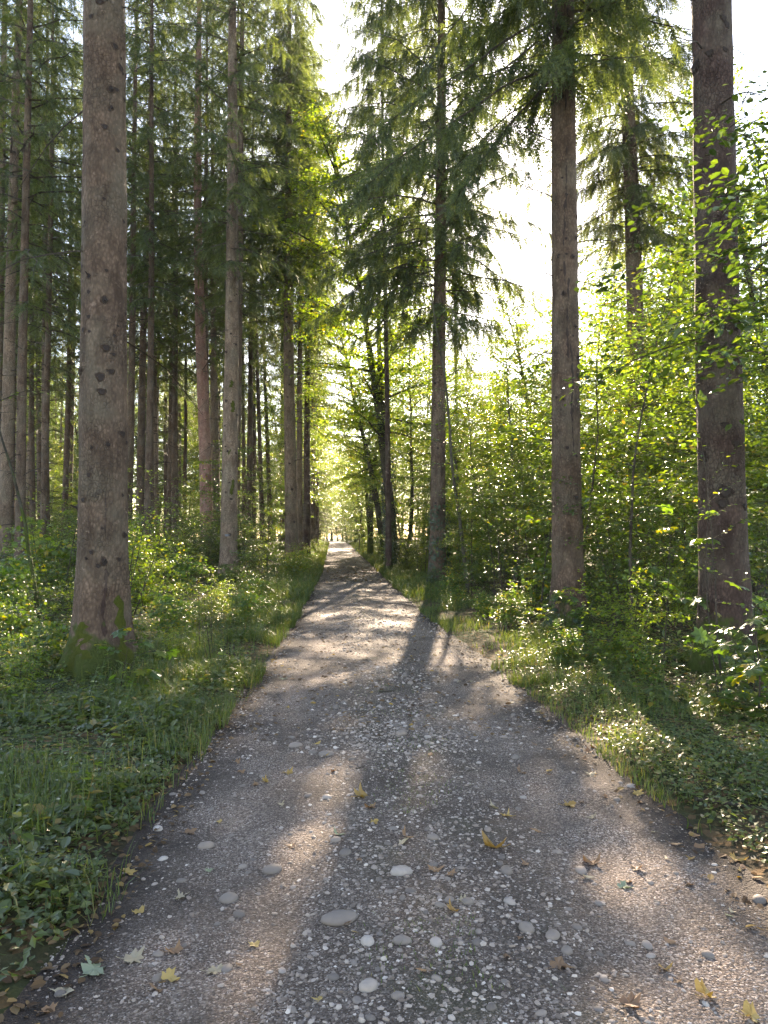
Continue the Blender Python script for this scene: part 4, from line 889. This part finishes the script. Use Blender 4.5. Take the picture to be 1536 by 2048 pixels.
for n_, a_ in enumerate((
    ('curled bright yellow maple leaf right of the track centre', .81, 3.80, .15, 'fall_yellow', 2.5, 1.4, .9, (.5, .2)),
    ('mustard-brown maple leaf standing on edge at the lower left', -.58, 2.82, .085, 'fall_yellow', 1.2, 1.2, .8, (.5, 0)),
    ('golden maple leaf with raised lobes at the lower right', 1.30, 2.60, .10, 'fall_yellow', .7, 1.6, .5, (.3, .2)),
    ('pale yellow leaf on the right wheel track', 1.41, 4.46, .10, 'fall_yellow', .1, .8, .2, (.1, 0)),
    ('pair-lobed yellow maple leaf in the middle of the track', .18, 4.62, .13, 'fall_yellow', .9, .9, .1, (.25, 0)),
    ('small orange-brown leaf at the lower right', 1.22, 2.76, .06, 'fall_yellow', 1.8, 1.4, .7, (.4, .2)),
    ('pale grey-green maple leaf lying flat at the left edge', -.87, 2.90, .11, 'fall_green', 1.3, .4, .0, (.1, 0)),
    ('flat pale leaf on the left wheel track near the lower edge', -.42, 2.86, .09, 'fall_pale', .3, .5, .0, (.1, 0)),
    ('small yellow leaf on edge below the track centre', .50, 3.16, .065, 'fall_yellow', 1.5, 1.3, .5, (.5, 0)),
    ('large brown curled leaf cut by the lower edge', 1.01, 2.54, .12, 'fall_brown', .4, 1.5, .7, (.3, .1)),
    ('brown folded leaf standing near the middle of the track', .38, 3.94, .08, 'fall_brown', 1.6, 1.3, 1.0, (.7, 0)),
    ('small yellow leaf above the brown folded one', .23, 4.16, .06, 'fall_yellow', .3, 1.0, .3, (.2, 0)),
    ('bright orange-yellow leaf beside the left wheel track', -.43, 5.02, .07, 'fall_yellow', 1.0, 1.2, .6, (.4, 0)),
    ('dull yellow curled leaf right of the middle', .97, 4.22, .08, 'fall_yellow', 2.9, 1.3, .7, (.3, 0)),
    ('faded green-yellow leaf left of the brown folded one', .03, 4.02, .07, 'fall_green', 1.9, 1.1, .6, (.5, 0)),
    ('green-yellow leaf lying on the right wheel track', 1.33, 3.42, .08, 'fall_green', .8, 1.1, .4, (.2, 0)),
    ('pale flat leaf in the lower left corner by the grass', -.94, 2.78, .09, 'fall_pale', 2.2, .5, .0, (0, 0)),
    ('tan leaf in the lower left corner on dark soil', -.95, 2.68, .07, 'fall_brown', .5, 1.2, .4, (.2, 0)),
    ('brownish lobed leaf left of the mustard leaf', -.74, 2.96, .10, 'fall_pale', .2, .5, .0, (.05, 0)),
    ('dark red-brown leaf at the edge of the left sun patch', -.76, 4.20, .08, 'fall_brown', .4, 1.1, .4, (.3, 0)),
    ('yellow-brown leaf beyond the left sun patch', -.29, 5.18, .09, 'fall_yellow', .2, .9, .2, (.1, 0)),
    ('dark brown curled leaf on the left wheel track', -.61, 5.22, .08, 'fall_brown', .1, 1.5, .7, (.2, 0)),
    ('upright brown leaf on the right wheel track, beyond the pale yellow one', 1.27, 5.08, .08, 'fall_brown', 1.4, 1.2, .8, (.6, 0)),
    ('large flat brown leaf at the bottom right of centre', .83, 2.76, .09, 'fall_brown', .8, .6, .0, (.1, 0)),
    ('dark brown crumpled leaf right of the curled yellow maple leaf', 1.26, 3.66, .11, 'fall_brown', 2.6, 1.5, .4, (.2, .1)),
    ('yellow leaf among brown ones at the right edge of the track', 2.0, 3.68, .09, 'fall_yellow', 1.2, 1.2, .5, (.4, 0)),
    ('golden leaf cut by the lower right corner', 1.39, 2.47, .09, 'fall_yellow', .1, 1.3, .5, (.3, .2)),
    ('yellow flower-like leaf caught in the grass at the left edge', -1.45, 3.58, .06, 'fall_yellow', 1.1, 1.1, .3, (.9, 0)),
    ('dark flat leaf below the left sun patch', -.60, 3.00, .08, 'fall_brown', .3, 1.3, .2, (.1, 0)))):
    fallen(*a_, v=2 * (n_ % 4))
g = np.random.default_rng(93)
for q in range(190):
    y = 2.6 * (16 / 2.6) ** g.random(); sd = g.random()
    u = g.uniform(.82, 1.12) if sd < .35 else g.uniform(-.06, 1.05)
    x = float(path_left(y) + (path_right(y) - path_left(y)) * u); m_ = g.choice(['fall_brown', 'fall_pale', 'fall_yellow', 'fall_green'], p=[.62, .16, .17, .05])
    fallen('small dry leaf scattered on the gravel track', x, y, g.uniform(.03, .08) * (1 + .02 * y), m_, g.uniform(0, 6.28), .9, [.0, .4, .8][g.integers(3)], (g.normal(0, .25), g.normal(0, .2)), 'small dry leaves scattered on the track', int(g.integers(6)))
def stick(label, x, y, L, r_, rz, group=None):
    g = np.random.default_rng(int(abs(x * 1000 + y * 77))); P = stem_curve(g, (-L / 2, 0, 0), (1, 0, 0), L, 6, wob=.08); P[:, 2] *= .2; b = MB(); b.add(*tube(P, np.linspace(r_, r_ * .6, 7), 5))
    return tag(link('stick', b.mesh('stick', M['twig'], True), None, (x, y, float(sz(x, y)) + r_), (0, 0, rz)), label, 'stick', group)
stick('short brown stick lying across the middle of the track', .55, 7.6, .16, .011, .1)
stick('grey fallen stick in the litter at the right verge', 2.35, 4.25, .5, .014, -.5)
for q in range(8):
    y = g.uniform(3, 9); stick('small twig fragment lying in the gravel', float(g.uniform(-.6, 1.8)), y, g.uniform(.06, .14), .004, g.uniform(0, 3), 'twig fragments in the gravel')

# ------------------------------------------------------------------ thin morning haze between the trees
b = MB(); x0, x1, y0, y1, z0, z1 = -260, 330, -60, 420, -1.6, 46
V = [(x, y, z) for z in (z0, z1) for y in (y0, y1) for x in (x0, x1)]
b.add(V, np.array([[0, 2, 3, 1], [4, 5, 7, 6], [0, 1, 5, 4], [2, 6, 7, 3], [0, 4, 6, 2], [1, 3, 7, 5]]))
k = NT('haze'); v = k.n('ShaderNodeVolumePrincipled'); v.inputs['Color'].default_value = (.96, .97, 1, 1); v.inputs['Density'].default_value = .00025; v.inputs['Anisotropy'].default_value = .35
k.l(v.outputs[0], k.out.inputs['Volume'])
stuff(link('haze', b.mesh('haze', k.m)), 'thin bright haze hanging between the trees', 'haze')

# ------------------------------------------------------------------ labels of the repeats: kind, size and what they stand between
LM_X = ((-.335, 'left of the massive trunk'), (-.167, 'between massive trunk and pink pine'), (-.132, 'between pink pine and mossy trunk'), (-.055, 'between mossy trunk and left verge row'),
        (.025, 'along the left verge row'), (.081, 'between track end and forked trunk'), (.142, 'between forked trunk and drooping spruce'), (.23, 'just right of the drooping spruce'), (.316, 'just left of the cracked trunk'),
        (.42, 'just right of the cracked trunk'), (.529, 'just left of the thick dark trunk'), (9, 'beyond the thick dark trunk'))
def between(o):
    q = o.location.x / max(o.location.y, .1)
    return next(n for b_, n in LM_X if q < b_)
def depth(y, cuts, words): return next(w for c_, w in zip(tuple(cuts) + (1e9,), words) if y < c_)
LEAFY = {'sapling': 'leafy beech sapling', 'darksap': 'dark-leaved beech sapling', 'shrub': 'bushy dark green shrub', 'yshrub': 'yellowish bushy shrub', 'maple': 'lobed-leaved maple shrub', 'thin': 'thin airy shrub'}
for n_, (a_, b_) in INFO.items():
    o = bpy.data.objects[n_]; y = o.location.y; w = between(o)
    if o.name.startswith('spruce'): lab = f"{a_}spruce with {b_} crown {w}, {depth(y, (45, 60, 80, 110), ('nearer row', 'second row', 'third row', 'far back', 'very far back'))}"
    elif o.name.startswith('broadleaf'): lab = f"{depth(b_, (7, 11, 16), ('short', 'mid-height', 'tall', 'towering'))} {'yellow-green' if a_ in (0, 3) else 'green'} broadleaf tree {w}, {depth(y, (35, 50, 75, 105, 160), ('near', 'midway', 'further back', 'far back', 'very far back', 'in the far wood'))}"
    else: lab = f"{depth(b_, (.6, 1.1, 1.9, 3.5), ('knee-high', 'waist-high', 'head-high', 'tall', 'very tall'))} {LEAFY[a_]} {w}, {depth(y, (11, 16, 23, 34, 50), ('nearest', 'near', 'midway', 'further back', 'far back', 'very far back'))}"
    o['label'] = lab
MARKS = [('biggest oval stone', .04, 3.14), ('mossy rounded stone', .32, 3.54), ('pale elongated stone', -.45, 3.40), ('half-buried flat stone', -.04, 5.54), ('upright white stone', .55, 6.02), ('tan rounded stone', -.65, 4.0), ('bluish flat stone', .07, 3.78),
         ('curled yellow maple leaf', .81, 3.80), ('mustard-brown leaf', -.58, 2.82), ('golden lower-right leaf', 1.30, 2.60), ('pale yellow wheel-track leaf', 1.41, 4.46), ('pair-lobed yellow leaf', .18, 4.62), ('grey-green leaf', -.87, 2.90), ('small yellow leaf on edge', .50, 3.16), ('brown folded leaf', .38, 3.94),
         ('orange-yellow leaf', -.43, 5.02), ('dull yellow curled leaf', .97, 4.22), ('green-yellow leaf', 1.33, 3.42), ('large flat brown leaf', .83, 2.76), ('upright brown leaf', 1.27, 5.08), ('short brown stick', .55, 7.6), ('grey fallen stick', 2.35, 4.25)]
def beside(o):
    x, y = o.location.x, o.location.y; n, a, c = min(MARKS, key=lambda m: (m[1] - x) ** 2 + (m[2] - y) ** 2); d = math.hypot(x - a, y - c)
    side = ('right of' if x > a else 'left of') if abs(x - a) > abs(y - c) else ('beyond' if y > c else 'in front of')
    return ('close ' if d < .25 else 'a short way ' if d < .6 else 'well ' if d < 1.5 else 'far ') + side + ' the ' + n
for o in C.objects:
    if o.get('group') == 'small stones loose on the gravel track':
        o['label'] = depth(o.scale.x, (.016, .022, .03), ('tiny', 'small', 'middling', 'fist-sized')) + ' rounded stone ' + beside(o)
    elif o.get('group') == 'small dry leaves scattered on the track':
        o['label'] = {'fall_brown': 'brown', 'fall_yellow': 'yellow', 'fall_pale': 'pale', 'fall_green': 'greenish'}[o.data.materials[0].name and next(k_ for k_, v_ in M.items() if v_ == o.data.materials[0])] + ' dry leaf ' + beside(o)

for o in ARCH:
    y = o.location.y; o['label'] = f"{'yellow-green' if o.children[1].data in (BT[0][1], BT[3][1]) else 'green'} tree leaning over the track from the {'left' if o.location.x < .5 else 'right'} verge, {depth(y, (47, 50, 56, 62, 66, 75, 85, 96, 100, 109, 115, 124, 130, 141), ('nearest on that side', 'near', 'beside the nearest', 'a little further', 'just beyond the ivy tree', 'midway', 'midway and lit', 'further back', 'further along', 'far back', 'far along', 'very far back', 'very far along', 'almost at the end', 'at the very end'))}"
from collections import defaultdict
same = defaultdict(list)
for o in C.objects:
    if o.get('category') and o.get('group'): same[o['label']].append(o)
ORD = {2: ('left one', 'right one'), 3: ('leftmost', 'middle one', 'rightmost'), 4: ('leftmost', 'second from left', 'third from left', 'rightmost'), 5: ('leftmost', 'second from left', 'middle one', 'fourth from left', 'rightmost')}
for lab, os_ in same.items():
    if 1 < len(os_):
        os_.sort(key=lambda o: o.location.x / max(o.location.y, .1))
        for q, o in enumerate(os_):
            if len(os_) in ORD and len((lab + ' ' + ORD[len(os_)][q]).split()) <= 16: o['label'] = lab + ', ' + ORD[len(os_)][q]
            else: o['group'] = os_[0]['group']
